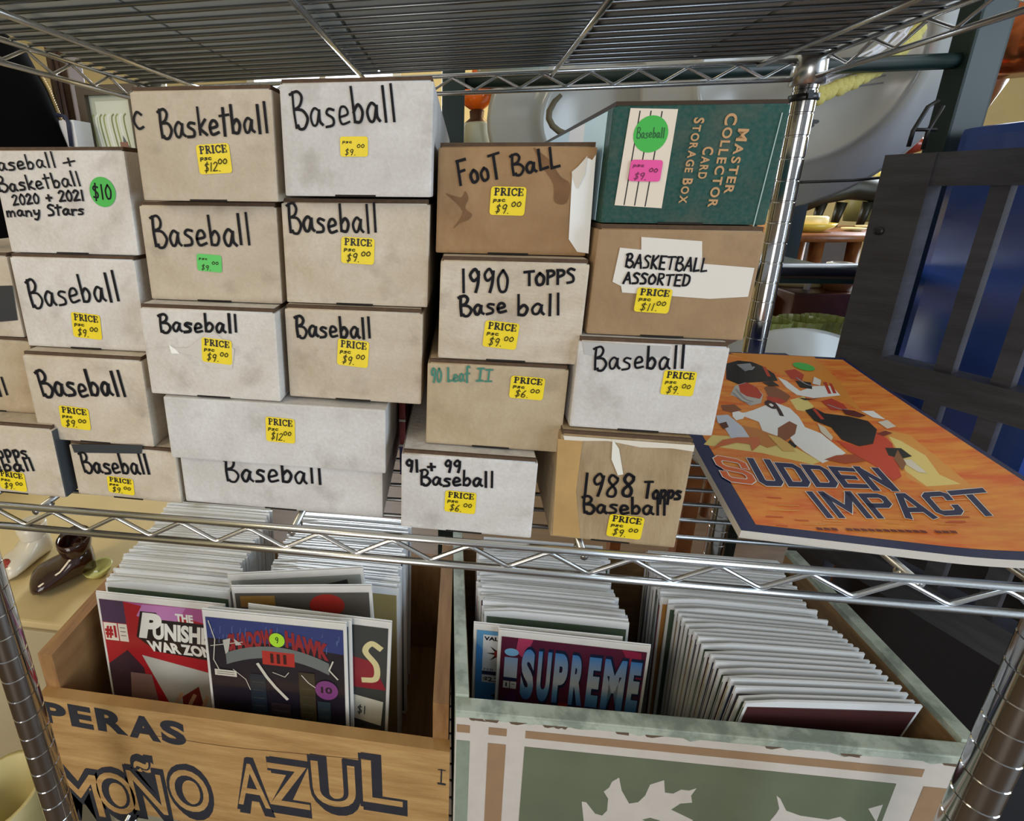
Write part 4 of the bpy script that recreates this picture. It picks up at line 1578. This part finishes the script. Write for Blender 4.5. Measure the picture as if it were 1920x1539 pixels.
def pbox(b, s0, s1, z0, z1, d0, d1, m=BLKW):
    vs = []
    for s in (s0, s1):
        for d in (d0, d1):
            for z in (z0, z1):
                p = A0 + AD * (s * KC) - AN * (d * KC)
                vs.append((p.x, p.y, H + (z - H) * KC if z > .01 else z))
    b.add(vs, [(0, 1, 3, 2), (4, 6, 7, 5), (0, 4, 5, 1), (2, 3, 7, 6), (0, 2, 6, 4), (1, 5, 7, 3)], m)


b = MB(); pbox(b, 0, .041, 0, H + .029, 0, .026); b.build('leg', chair)
b = MB()
b.lathe([(.006, 0), (.0055, .002), (.002, .0025), (0, .0025)], BLACKP, A0 + AD * .014 + AN * .0005 + Vector((0, 0, H - .065)), 14, R=AN.to_track_quat('Z', 'Y').to_matrix())
b.build('bolt_cap', chair)
b = MB(); pbox(b, .36, .40, 0, H + .029, 0, .026); b.build('leg', chair)
b = MB(); pbox(b, .041, .36, H - .004, H + .029, .002, .024); b.build('top_rail', chair)
b = MB(); pbox(b, .041, .36, H - .226, H - .192, 0, .026); b.build('lower_rail', chair)
b = MB(); pbox(b, .041, .36, H - .47, H - .43, 0, .026); b.build('bottom_rail', chair)
for k in range(7):
    s = .082 + k * .040
    b = MB(); pbox(b, s, s + .013, H - .194, H - .003, .007, .020); b.build('slat', chair)
    b = MB(); pbox(b, s, s + .013, H - .432, H - .225, .007, .020); b.build('slat', chair)
# things behind the chair
tote = thing('plastic_tote', 'blue plastic tote standing behind the black slatted chair', 'tote', (1.0, .82, 0))
BLUE = mat('blue_plastic', '2a4a9a', .22, noise=.15, nscale=5, spec=.6)
b = MB()
b.box((.805, .70, H - .45), (1.25, .93, H + .085), BLUE, bev=.015)
b.build('body', tote)
b = MB()
b.box((.80, .688, H - .06), (1.26, .702, H - .025), mat('pale_blue', '7d97b8', .3), bev=.004)
b.box((.81, .696, H - .22), (1.10, .7005, H - .13), mat('tote_label', '98a8c0', .2))
b.build('rim', tote)
dark_filler = thing('dark_filler_chest', 'black chest added to darken the space under the blue tote', 'chest', (1.0, .78, 0))  # black box added to stand in for the deep shade right of the rack
b = MB()
b.box((.80, .62, 0), (1.3, .935, H - .47), mat('filler_black', '121116', .6), bev=.01)
b.build('body', dark_filler)
b = MB()
b.box((.795, .615, H - .468), (1.305, .94, H - .452), mat('filler_black', '121116', .6), bev=.004)
b.build('lid', dark_filler)
floorbox = thing('dark_bin', 'dark maroon bin on the floor right of the painted crate', 'bin', (.60, .44, 0))
b = MB()
b.box((.545, .36, 0), (.66, .52, .36), mat('maroon_bin', '2e1618', .5), bev=.012)
b.build('body', floorbox)
b = MB()
b.box((.54, .354, .36), (.665, .526, .374), mat('maroon_bin', '2e1618', .5), bev=.004)
b.build('rim', floorbox)

# ------------------------------------------------------------------ behind the rack
GREEN = mat('green_metal', '142a27', .45, noise=.3, nscale=20)
YE = .97
et = thing('plant_stand', 'dark green metal display stand behind the rack holding white platters', 'display stand', (.75, YE, 0))
for xa, xb, yy in ((829, 871, 200), (1786, 1850, 140)):
    p, q = atY(xa, yy, YE), atY(xb, yy, YE)
    b = MB(); b.box((p.x, YE - .02, 0), (q.x, YE + .02, H + .62), GREEN, bev=.004); b.build('upright', et)
xl, xr = atY(850, 200, YE).x, atY(1818, 140, YE).x
zr = atY(1700, 118, YE).z
b = MB(); b.tube([(xl, YE, zr), (xr, YE, zr)], .0125, GREEN, 12); b.build('rail', et)
zr2 = atY(1530, 508, YE).z
b = MB(); b.tube([(xl, YE, zr2), (xr, YE, zr2)], .015, mat('black_metal', '14161a', .4), 12); b.build('rail', et)
b = MB(); b.box((xl + .03, YE + .03, zr2 - .03), (xr - .03, YE + .36, zr2 - .015), GREEN); b.box((xl, YE + .02, zr2 - .03), (xl + .03, YE + .34, zr2 - .015), GREEN); b.build('stand_shelf', et)
for xx in (xl, xr):
    b = MB(); b.box((xx - .018, YE + .34, 0), (xx + .018, YE + .376, H + .62), GREEN); b.build('upright', et)
CERAM = mat('white_ceramic', 'b9bab6', .18, spec=.6, noise=.05, nscale=5)


def platter(label, cpx, cpy, Y, R, sc=(1, 1), lean=8, yaw=0, name='serving_platter'):
    c = atY(cpx, cpy, Y)
    t = thing(name, label, 'platter', c)
    b = MB()
    prof = [(.0, .012), (.25 * R, .012), (.60 * R, .012), (.62 * R, .006), (.65 * R, .006), (.67 * R, .013), (.74 * R, .022), (.97 * R, .040), (1.0 * R, .043), (.985 * R, .047), (.75 * R, .03), (.66 * R, .02), (0, .02)]
    Rm = Matrix.Rotation(radians(yaw), 3, 'Z') @ Matrix.Rotation(radians(-90 + lean), 3, 'X')
    b.lathe(prof, CERAM, c, 56, R=Rm, sc=(sc[0], sc[1], 1))
    o = b.build('plate', t)
    return t, Rm, c


p2, Rm, c = platter('large round white platter turned backwards, behind the rear right post', 1515, 120, 1.045, .275, yaw=-8)
b = MB(lambda u, v, l: c + Rm @ Vector((u, -v, .0118 - l)))
for k in range(9): b.disc(.035 + RN.uniform(-.012, .012), -.105 + RN.uniform(-.006, .006), .006, .004, flat('565a5c', .4), 9)
for k in range(3): b.stroke([(.075, -.02 - .012 * k), (.13, -.015 - .012 * k)], .003, flat('8a8c94', .4))
b.build('maker_mark', p2)
p1, Rm1, c1 = platter('large oval white platter turned backwards, behind the brown Football box', 1200, 215, 1.17, .33, (1.0, .70), yaw=2)
hk = MB()
pts = [atY(x, y, 1.030) for x, y in ((1052, 178), (1040, 190), (1030, 208), (1029, 222), (1036, 236), (1048, 246), (1064, 252), (1080, 258))]
hk.tube(pts, [.004, .0055, .006, .006, .006, .006, .0055, .004], mat('tan_cord', '6c6450', .7), 8)
hk.build('hanger_hook', p1)
# small plate standing behind the rear post
p3, _, _ = platter('white plate on edge low behind the rear right post', 1485, 800, .80, .165, lean=4, yaw=-4, name='dinner_plate')
# crocheted doily over the top of the round platter
dl = thing('crocheted_doily', 'white crocheted doily with yellow ruffled edge draped over the round platter', 'doily', atY(1600, 110, .99))
LACEY = mat('yellow_yarn', 'd2c878', .9, bump=.5, bscale=300)
LACEW = mat('white_lace', 'dcdce2', .8, bump=.4, bscale=300)
b = MB()
pa, pb = [(1535, 172), (1560, 160), (1590, 148), (1620, 132), (1650, 116), (1675, 98), (1700, 72), (1720, 48)], None
for i in range(44):
    s = i / 43 * (len(pa) - 1)
    k = min(int(s), len(pa) - 2)
    f_ = s - k
    x = pa[k][0] * (1 - f_) + pa[k + 1][0] * f_
    y = pa[k][1] * (1 - f_) + pa[k + 1][1] * f_
    c = atY(x + RN.uniform(-3, 3), y + 8 + RN.uniform(-5, 5), .985)
    b.lathe([(0, -.012), (.008, -.009), (.0115, 0), (.008, .009), (0, .012)], LACEY, c, 8, sc=(1, .7, 1))
b.build('ruffle', dl)
b = MB()
top = [atY(x - 18, y - 22, .99) for x, y in pa]
mid = [atY(x, y, .985) for x, y in pa]
rows = [[t_ + (m_ - t_) * (j / 4) + Vector((0, .004 * sin(j * 2 + i), 0)) for i, (t_, m_) in enumerate(zip(top, mid))] for j in range(5)]
for j in range(5): b.tube(rows[j], .0022, LACEW, 6)
for i in range(len(pa)): b.tube([rows[j][i] for j in range(5)], .002, LACEW, 6)
for i in range(len(pa) - 1):
    for j in range(4):
        if (i + j) % 3: b.add([rows[j][i], rows[j][i + 1], rows[j + 1][i + 1], rows[j + 1][i]], [(0, 1, 2, 3)], LACEW)
b.build('lace', dl)

# oil lamp with an orange globe
YO = 1.25
lp = thing('oil_lamp', 'small oil lamp with orange glass globe seen through the gap beside the green post', 'lamp', atY(890, 262, YO))
s_ = YO * .96 / F
c = atY(892, 290, YO)
hb_ = (290 - 236) * s_
b = MB(); b.lathe([(.001, 0), (24 * s_, 0), (24 * s_, hb_ * .9), (22 * s_, hb_), (.001, hb_)], mat('pale_tin', 'b4b29c', .5), c, 24); b.build('base', lp)
b = MB(); b.lathe([(22 * s_, hb_), (12 * s_, hb_ + 8 * s_), (13 * s_, hb_ + 20 * s_), (9 * s_, hb_ + 22 * s_), (.001, hb_ + 22 * s_)], mat('brown_metal', '5a4030', .4, .6), c, 20); b.build('burner', lp)
b = MB(); b.lathe([(.001, hb_ + 20 * s_), (12 * s_, hb_ + 22 * s_), (27 * s_, hb_ + 33 * s_), (30 * s_, hb_ + 44 * s_), (26 * s_, hb_ + 54 * s_), (12 * s_, hb_ + 64 * s_), (9 * s_, hb_ + 100 * s_)], mat('orange_glass', 'f06a12', .08, spec=.8), c, 28); b.build('globe', lp)
gb = thing('glass_dish', 'cut glass dish above the oval platter by the oil lamp', 'dish', atY(955, 170, 1.22))
b = MB()
b.lathe([(.001, 0), (.03, 0), (.06, .02), (.085, .05), (.09, .056), (.084, .052), (.05, .022), (.001, .008)], mat('cut_glass', 'b8c4bc', .12, bump=1, bscale=90, spec=.8), atY(965, 178, 1.22), 18)
b.build('bowl', gb)

# copper kettle and brown vase at upper right
ck = thing('copper_kettle', 'shiny copper kettle at the upper right corner behind the green post', 'kettle', atY(1920, 140, 1.10))
COP = mat('copper', 'b0633c', .18, .9)
b = MB(); b.lathe([(.001, 0), (.06, 0), (.085, .03), (.09, .07), (.07, .12), (.04, .15), (.001, .155)], COP, atY(1940, 135, 1.10), 32); b.build('body', ck)
b = MB()
cc = atY(1940, 135, 1.10)
b.tube([cc + Vector((.07 * cos(t), 0, .12 + .12 * sin(t))) for t in [pi * k / 10 for k in range(11)]], .006, COP, 8)
b.build('handle', ck)
bv = tag(MB().lathe([(.001, 0), (.05, 0), (.07, .06), (.075, .14), (.05, .22), (.035, .26), (.04, .28), (.03, .28), (.001, .2)], mat('brown_glaze', '6a3a22', .25), atY(1784, 215, 1.32), 28).build('ceramic_vase'), 'brown glazed vase between the round platter and the green post', 'vase')
ws = thing('plate_easel', 'thin black wire plate easel at the right edge of the round platter', 'plate easel', atY(1700, 290, .93))
BW = mat('black_wire', '1a1a1c', .4)
b = MB()
for pts in ([(1703, 275), (1712, 245), (1740, 200), (1760, 188)], [(1730, 280), (1740, 245), (1768, 198)]):
    b.tube([atY(x, y, .92) for x, y in pts], .003, BW, 7)
b.tube([atY(1714, 243, .92), atY(1755, 243, .92)], .003, BW, 7)
b.tube([atY(1490, 342, .92), atY(1600, 338, .92), atY(1665, 332, .92)], .0025, BW, 7)
zsh = atY(1530, 508, YE).z - .015
for x, y, e in ((1466, 343, -.01), (1695, 331, .07)):
    p = atY(x, y, .92)
    b.tube([p, (p.x + e, 1.01, zsh + .02), (p.x + e, 1.01, zsh)], .0025, BW, 7)
b.build('wire_frame', ws)
orb = tag(MB().lathe([(.001, -.02), (.02, -.012), (.024, 0), (.018, .015), (.001, .02)], mat('red_orange_glaze', 'c24a24', .2), atY(1705, 272, 1.15), 20).build('ceramic_apple'), 'red orange ceramic apple just above the black chair back', 'ornament')

# table behind with small wares
YT = 1.55
zt_ = atY(1540, 437, YT).z
tb = thing('side_table', 'round brown wooden table behind the rear right post', 'table', (atY(1560, 437, YT).x, YT + .22, 0))
TWO = mat('table_wood', '9a5f30', .35, noise=1, nscale=10, col2='6e3e1c', stretch=(1, 6, 1))
tc = Vector((atY(1560, 437, YT).x, YT + .22, 0))
b = MB(); b.lathe([(.001, zt_ - .03), (.20, zt_ - .03), (.26, zt_ - .022), (.262, zt_ - .008), (.255, zt_), (.001, zt_)], TWO, tc, 40); b.build('tabletop', tb)
for dx, dy in ((-.14, -.12), (.14, -.12), (-.14, .12), (.14, .12), (.0, -.17)):
    b = MB(); b.tube([tc + Vector((dx, dy, zt_ - .03)), tc + Vector((dx * 1.15, dy * 1.15, 0))], [.018, .014], TWO, 10); b.build('leg', tb)
YW = mat('yellow_glaze', 'e8c850', .25)
CRM = mat('cream_glaze', 'e6d6a0', .3)
DKF = mat('dark_bronze', '2e2c20', .4, .4)


def at_table(x, Y): return Vector((atY(x, 430, Y).x, Y, zt_))


tag(MB().lathe([(.001, 0), (.03, 0), (.058, .014), (.066, .026), (.060, .024), (.03, .008), (.001, .006)], YW, at_table(1520, 1.60), 30, sc=(1, .7, 1)).build('spoon_rest'), 'yellow oval dish at the front of the brown table', 'dish')
tag(MB().lathe([(.001, .0), (.036, .0), (.04, .006), (.04, .03), (.034, .034), (.001, .034)], CRM, at_table(1522, 1.62) + Vector((0, 0, .012)), 26, sc=(1, .6, 1)).build('butter_dish'), 'cream covered dish sitting in the yellow oval dish', 'dish')
fg = MB()
c = at_table(1585, 1.80)
fg.tube([c + Vector((-.16, 0, .05)), c + Vector((-.10, 0, .10)), c + Vector((-.02, .0, .13)), c + Vector((.06, 0, .12)), c + Vector((.11, 0, .08)), c + Vector((.15, 0, .10)), c + Vector((.155, 0, .15))], [.01, .03, .042, .04, .026, .012, .005], DKF, 12)
for dx in (-.09, -.03, .05, .09): fg.tube([c + Vector((dx, 0, .08)), c + Vector((dx - .01, 0, .0))], [.016, .010], DKF, 8)
tag(fg.build('animal_figurine'), 'dark bronze animal figurine at the back of the brown table', 'figurine')
tag(MB().lathe([(.001, .0), (.02, .002), (.037, .02), (.04, .04), (.035, .06), (.02, .075), (.001, .078)], YW, at_table(1605, 2.05) + Vector((0, 0, .13)), 24).build('yellow_ball'), 'yellow ball perched above the dark bronze figurine', 'ornament')  # plain glazed ball, not a lamp
cy = MB()
cy.lathe([(.001, 0), (.045, 0), (.05, .06), (.045, .13), (.001, .13)], mat('olive_jar', '6a6638', .5), at_table(1605, 2.05), 18)
tag(cy.build('storage_jar'), 'olive jar behind the bronze figurine carrying the yellow ball', 'jar')
for x, Y, r, lab in ((1600, 1.62, .03, 'small cream saucer at the right of the yellow dish'), (1628, 1.70, .035, 'cream saucer beside the figurine on the brown table')):
    tag(MB().lathe([(.001, 0), (r * .6, 0), (r, .008), (r * .95, .01), (.001, .004)], CRM, at_table(x, Y), 22).build('saucer'), lab, 'saucer')
bookst = thing('wooden_chest', 'dark brown wooden chest under the round brown table', 'chest', (tc.x + .02, YT + .5, 0))
b = MB(); b.box((tc.x - .20, YT + .42, 0), (tc.x + .40, YT + .8, zt_ - .06), mat('dark_chest', '4a3018', .5, noise=.4, nscale=12), bev=.01); b.build('body', bookst)
b = MB(); b.box((tc.x - .21, YT + .41, zt_ - .06), (tc.x + .41, YT + .81, zt_ - .042), mat('dark_chest', '4a3018', .5), bev=.004); b.build('lid', bookst)

# wares on the lower rail of the stand: dish, mug, wooden box, ribbed tumblers
zsf = zr2 - .015
lowz = H - .33
lt = thing('low_table', 'brown wooden bench behind the rear post carrying dishes and tumblers', 'bench', (.62, 1.09, 0))
b = MB(); b.box((.45, .88, lowz - .02), (.785, 1.30, lowz), TWO, bev=.004); b.build('bench_top', lt)
for dx, dy in ((.48, .91), (.76, .91), (.48, 1.27), (.76, 1.27)):
    b = MB(); b.box((dx - .015, dy - .015, 0), (dx + .015, dy + .015, lowz - .02), TWO); b.build('leg', lt)


def onlow(x, Y): return Vector((atY(x, 560, Y).x, Y, lowz))


wb = MB()
c = onlow(1545, 1.10)
wb.box(c + Vector((-.06, 0, 0)), c + Vector((.12, .12, .10)), mat('red_brown_wood', '6b3a1e', .4, noise=.3, nscale=20), bev=.004)
tag(wb.build('wooden_box'), 'red brown wooden box behind the ribbed tumblers', 'box')
wb = MB()
c = onlow(1490, 1.16)
wb.box(c + Vector((-.075, 0, 0)), c + Vector((.045, .12, .085)), mat('red_brown_wood', '6b3a1e', .4), bev=.004)
o = tag(wb.build('wooden_box'), 'low wooden box carrying the long cream dish', 'box')
tag(MB().lathe([(.001, 0), (.04, 0), (.085, .014), (.098, .026), (.09, .025), (.04, .008), (.001, .006)], CRM, onlow(1492, 1.21) + Vector((0, 0, .085)), 30, sc=(.85, .55, 1)).build('oval_dish'), 'long cream dish just below the black rail of the stand', 'dish')
mg = thing('mug', 'small white and brown figure mug on the red brown wooden box', 'mug', onlow(1563, 1.14) + Vector((0, 0, .10)))
c = onlow(1563, 1.14) + Vector((0, 0, .10))
b = MB(); b.lathe([(.001, 0), (.024, 0), (.03, .02), (.028, .05), (.02, .058), (.016, .05), (.001, .02)], mat('brown_mug', '8a5a34', .3), c, 22); b.build('body', mg)
b = MB(); b.lathe([(.029, .048), (.026, .06), (.018, .062), (.02, .054)], mat('white_glaze', 'e4e0d6', .3), c, 22); b.build('rim', mg)
b = MB(); b.tube([c + Vector((-.026, 0, .045)), c + Vector((-.05, 0, .04)), c + Vector((-.058, 0, .02)), c + Vector((-.064, 0, -.03))], .006, mat('white_glaze', 'e4e0d6', .3), 8); b.build('handle', mg)
GGL = mat('ribbed_green_glass', 'a8b06a', .12, spec=.8)
tumn = ['ribbed green glass tumbler next to the rear right post', 'ribbed green glass tumbler, middle of the three behind the white plate', 'ribbed green glass tumbler partly hidden by the black chair']
for k, x in enumerate((1448, 1512, 1556)):
    Y = .94 + .01 * k
    c = onlow(x, Y)
    b = MB()
    n = 36
    vs, fs = [], []
    pr = [(.02, 0), (.03, .012), (.036, .04), (.034, .07), (.036, .082)]
    for (r, z) in pr:
        for q in range(n):
            rr_ = r * (1 + (.05 if q % 2 else -.03))
            vs.append(c + Vector((rr_ * cos(2 * pi * q / n), rr_ * sin(2 * pi * q / n), z)))
    for i in range(len(pr) - 1):
        for q in range(n): fs.append((i * n + q, i * n + (q + 1) % n, (i + 1) * n + (q + 1) % n, (i + 1) * n + q))
    b.add(vs, fs, GGL)
    tag(b.build('glass_tumbler'), tumn[k], 'tumbler', 'ribbed green tumblers')

# ------------------------------------------------------------------ left background
gm = thing('black_garment', 'black cloth garment with beaded edge on a pole at the far left behind the rack', 'garment', (-1.05, .95, 0))
b = MB()
BCL = mat('black_cloth', '070709', 1, spec=.08)
n = 16
prof = [(.30, H - .56), (.30, H - .3), (.285, H - .05), (.264, H + .10), (.236, H + .22), (.20, H + .31), (.12, H + .37), (.001, H + .385)]
cc = Vector((atY(118, 280, .95).x - .295, .98, 0))
def fold(a, z): return 1 + .035 * min(1, max(0, (H + .30 - z) / .5)) * sin(9 * a + 1.3 * sin(2 * a))


vs, fs = [], []
NG = 72
for r0, z0 in prof:
    for q in range(NG):                       # soft hanging folds, deeper towards the hem
        a = 2 * pi * q / NG
        r = r0 * fold(a, z0)
        vs.append(cc + Vector((r * cos(a), r * .55 * sin(a), z0)))
for i in range(len(prof) - 1):
    for q in range(NG): fs.append((i * NG + q, i * NG + (q + 1) % NG, (i + 1) * NG + (q + 1) % NG, (i + 1) * NG + q))
b.add(vs, fs, BCL, True)
b.build('drape', gm)
b = MB()
b.tube([cc + Vector((0, 0, .012)), cc + Vector((0, 0, H + .345))], .012, BLACKP, 12)
b.lathe([(.001, 0), (.10, 0), (.10, .008), (.02, .016), (.001, .016)], BLACKP, cc, 28)
b.build('display_pole', gm)
b = MB()
BEAD = mat('bronze_beads', 'b89a60', .3, .2)
for k in range(44):
    z = H + .245 - k * .0046
    (ra, za), (rb, zb_) = next((p, q) for p, q in zip(prof[:-1], prof[1:]) if q[1] >= z)
    r0 = ra + (rb - ra) * (z - za) / (zb_ - za)
    for d in (0, .012):
        an = .36 - d * 6
        r_ = r0 * (fold(an, za) * (zb_ - z) + fold(an, zb_) * (z - za)) / (zb_ - za) + .002
        b.lathe([(0, -.0055), (.0055, 0), (0, .0055)], BEAD, cc + Vector((r_ * cos(an), r_ * .55 * sin(an), z + d * .3)), 6)
b.build('beaded_trim', gm)
dp = thing('door_post', 'dark brown wooden cabinet post behind the black garment', 'cabinet post', (atY(128, 200, 1.3).x, 1.3, 0))
b = MB()
x0, x1 = atY(108, 170, 1.3).x, atY(143, 170, 1.3).x
DB = mat('dark_brown_wood', '4a2f22', .45, noise=.3, nscale=20, stretch=(8, 1, 1))
b.box((x0, 1.28, 0), (x1, 1.34, H + .6), DB, bev=.004)
b.build('upright', dp)
b = MB()
for k in (.3, .55): b.tube([(x0 + (x1 - x0) * k, 1.278, .1), (x0 + (x1 - x0) * k, 1.278, H + .55)], .005, DB, 8)
b.build('moulding', dp)
fp = thing('framed_print', 'framed palm leaf print leaning behind the Basketball box', 'picture', atY(200, 290, 1.05))
Yp = 1.05
x0, x1 = atY(152, 230, Yp).x, atY(262, 230, Yp).x
z0, z1 = H - .12, atY(200, 158, Yp).z
b = MB()
FRM = mat('frame_dark', '4c4238', .4)
for lo, hi in (((x0, z0), (x0 + .02, z1)), ((x1 - .02, z0), (x1, z1)), ((x0 + .02, z1 - .02), (x1 - .02, z1)), ((x0 + .02, z0), (x1 - .02, z0 + .02))):
    b.box((lo[0], Yp, lo[1]), (hi[0], Yp + .02, hi[1]), FRM)
b.build('frame', fp)
b = MB(lambda u, v, l: Vector((u, Yp + .012 - l, v)))
b.rect(x0 + .018, z0 + .018, x1 - .018, z1 - .018, flat('b4bcae', .3))
b.rect(x0 + .034, z0 + .03, x1 - .03, z1 - .032, flat('d6dccf', .3))
for k in range(9):
    xx = x0 + .045 + .010 * k
    b.stroke([(xx, z0 + .09), (xx - .025, z1 - .09), (xx - .02, z1 - .06)], .0035, flat(['9aa46a', 'e6ece8', '7f8a58'][k % 3], .3))
b.poly([(x1 - .075, z0 + .10), (x1 - .045, z0 + .20), (x1 - .04, z0 + .22), (x1 - .055, z0 + .25), (x1 - .06, z0 + .2), (x1 - .09, z0 + .12)], flat('5a6a70', .3))
b.poly([(x1 - .065, z0 + .19), (x1 - .045, z0 + .19), (x1 - .045, z0 + .235), (x1 - .065, z0 + .235)], flat('8e6a5c', .3))
b.build('print', fp)
bg = thing('paper_bag', 'white paper gift bag with dark handle beside the black garment', 'bag', atY(125, 300, 1.0))
xa, xb = atY(112, 240, 1.0).x, atY(140, 240, 1.0).x
zt2 = atY(120, 225, 1.0).z
b = MB(); b.box((xa, 1.0, H - .25), (xb, 1.05, zt2), mat('white_paper', 'e4e6ee', .7), bev=.002); b.build('body', bg)
b = MB(); b.tube([atY(105, 215, .995), atY(122, 218, .995), atY(128, 230, .995), atY(134, 275, .995)], .004, flat('252c48'), 8); b.build('handle', bg)

# ------------------------------------------------------------------ lower left: cream cabinet with ceramic shoes
zc = H - .575
cb = thing('cream_cabinet', 'cream painted cabinet left of the pine crate, topped with ceramic shoes', 'cabinet', (-.78, .65, 0))
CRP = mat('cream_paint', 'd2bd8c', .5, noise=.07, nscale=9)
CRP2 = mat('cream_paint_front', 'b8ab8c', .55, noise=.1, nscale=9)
b = MB(); b.box((-1.05, .455, 0), (-.535, .86, zc - .012), CRP2); b.build('body', cb)
b = MB(); b.box((-1.06, .445, zc - .012), (-.527, .87, zc), CRP, bev=.003); b.build('cabinet_top', cb)
for k in range(4):
    b = MB(); b.box((-1.045 + .128 * k, .449, .12), (-1.045 + .128 * k + .122, .456, zc - .022), CRP2, bev=.002); b.build('door_panel', cb)


def shoe(label, heel, toe, w, hh, m, name='ceramic_shoe', boot=False, spot=None):
    heel, toe = Vector(heel), Vector(toe)
    d = toe - heel
    L = d.length
    d.normalize()
    sd = Vector((-d.y, d.x, 0))
    b = MB()
    secs = [(0, .45, .55), (.05, .74, .95), (.18, .90, 1.02), (.36, .92, .88), (.52, .92, .64), (.68, 1.0, .56), (.84, .98, .50), (.94, .74, .42), (.99, .34, .28), (1.0, .05, .12)]
    n = 18
    vs, fs = [], []
    for (s, wf, hf) in secs:
        for k in range(n):
            a = 2 * pi * k / n
            x = cos(a) * w / 2 * wf
            z = (sin(a) * .5 + .5)
            z = z ** .8 * hh * hf
            vs.append(heel + d * (s * L) + sd * x + Vector((0, 0, z)))
    for i in range(len(secs) - 1):
        for k in range(n): fs.append((i * n + k, i * n + (k + 1) % n, (i + 1) * n + (k + 1) % n, (i + 1) * n + k))
    fs.append(tuple(range(n)))
    b.add(vs, fs, m, True)
    t = thing(name, label, 'ceramic shoe', heel)
    fixn(b.build('shoe_body', t))
    # collar round the opening
    b = MB()
    cc_ = heel + d * (.24 * L) + Vector((0, 0, hh * 1.0))
    Rr = Matrix((d, sd, Vector((0, 0, 1)))).transposed()
    b.lathe([(.24 * L, -.012), (.27 * L, 0.0), (.275 * L, .008), (.25 * L, .011), (.22 * L, .002), (.18 * L, -.02)], m, cc_, 22, R=Rr, sc=(1, .62 * w / (.38 * L) if L else 1, 1))
    b.build('collar', t)
    if spot:
        b = MB()
        p = heel + d * (.84 * L) + Vector((0, 0, hh * .44))
        b.lathe([(0, .006), (.008, .004), (.011, 0), (.008, -.003)], spot, p, 10)
        b.build('painted_flower', t)
    return t


shoe('shiny dark brown ceramic shoe on the cream cabinet', atZ(182, 1062, zc), atZ(58, 1110, zc), .064, .058, mat('brown_shoe_glaze', '2c130b', .08, spec=.8))
shoe('white ceramic shoe with a red flower, left of the brown one', atZ(95, 1030, zc), atZ(2, 1092, zc), .050, .056, mat('white_shoe_glaze', 'd4ccba', .15), spot=flat('a23a2c', .3))
tag(MB().lathe([(.001, 0), (.012, 0), (.018, .008), (.020, .013), (.017, .011), (.001, .004)], mat('green_yellow_glaze', 'c8c478', .3), atZ(186, 1075, zc), 20).build('small_dish'), 'small yellow green dish behind the comics on the cream cabinet', 'dish')
vz = MB()
vz.lathe([(.001, 0), (.05, 0), (.062, .05), (.060, .16), (.045, .24), (.05, .27), (.044, .27), (.001, .1)], mat('pale_yellow_glaze', 'c9bd86', .4), Vector((-.60, .36, .16)), 26)
tag(vz.build('floor_vase'), 'pale yellow vase at the lower left corner outside the rack', 'vase')
st = thing('wooden_stool', 'low dark stool under the pale yellow vase', 'stool', (-.62, .37, 0))
b = MB(); b.box((-.70, .29, .145), (-.54, .44, .16), DB, bev=.003); b.build('seat', st)
for dx in (-.685, -.555):
    for dy in (.305, .425):
        b = MB(); b.box((dx - .01, dy - .01, 0), (dx + .01, dy + .01, .145), DB); b.build('leg', st)
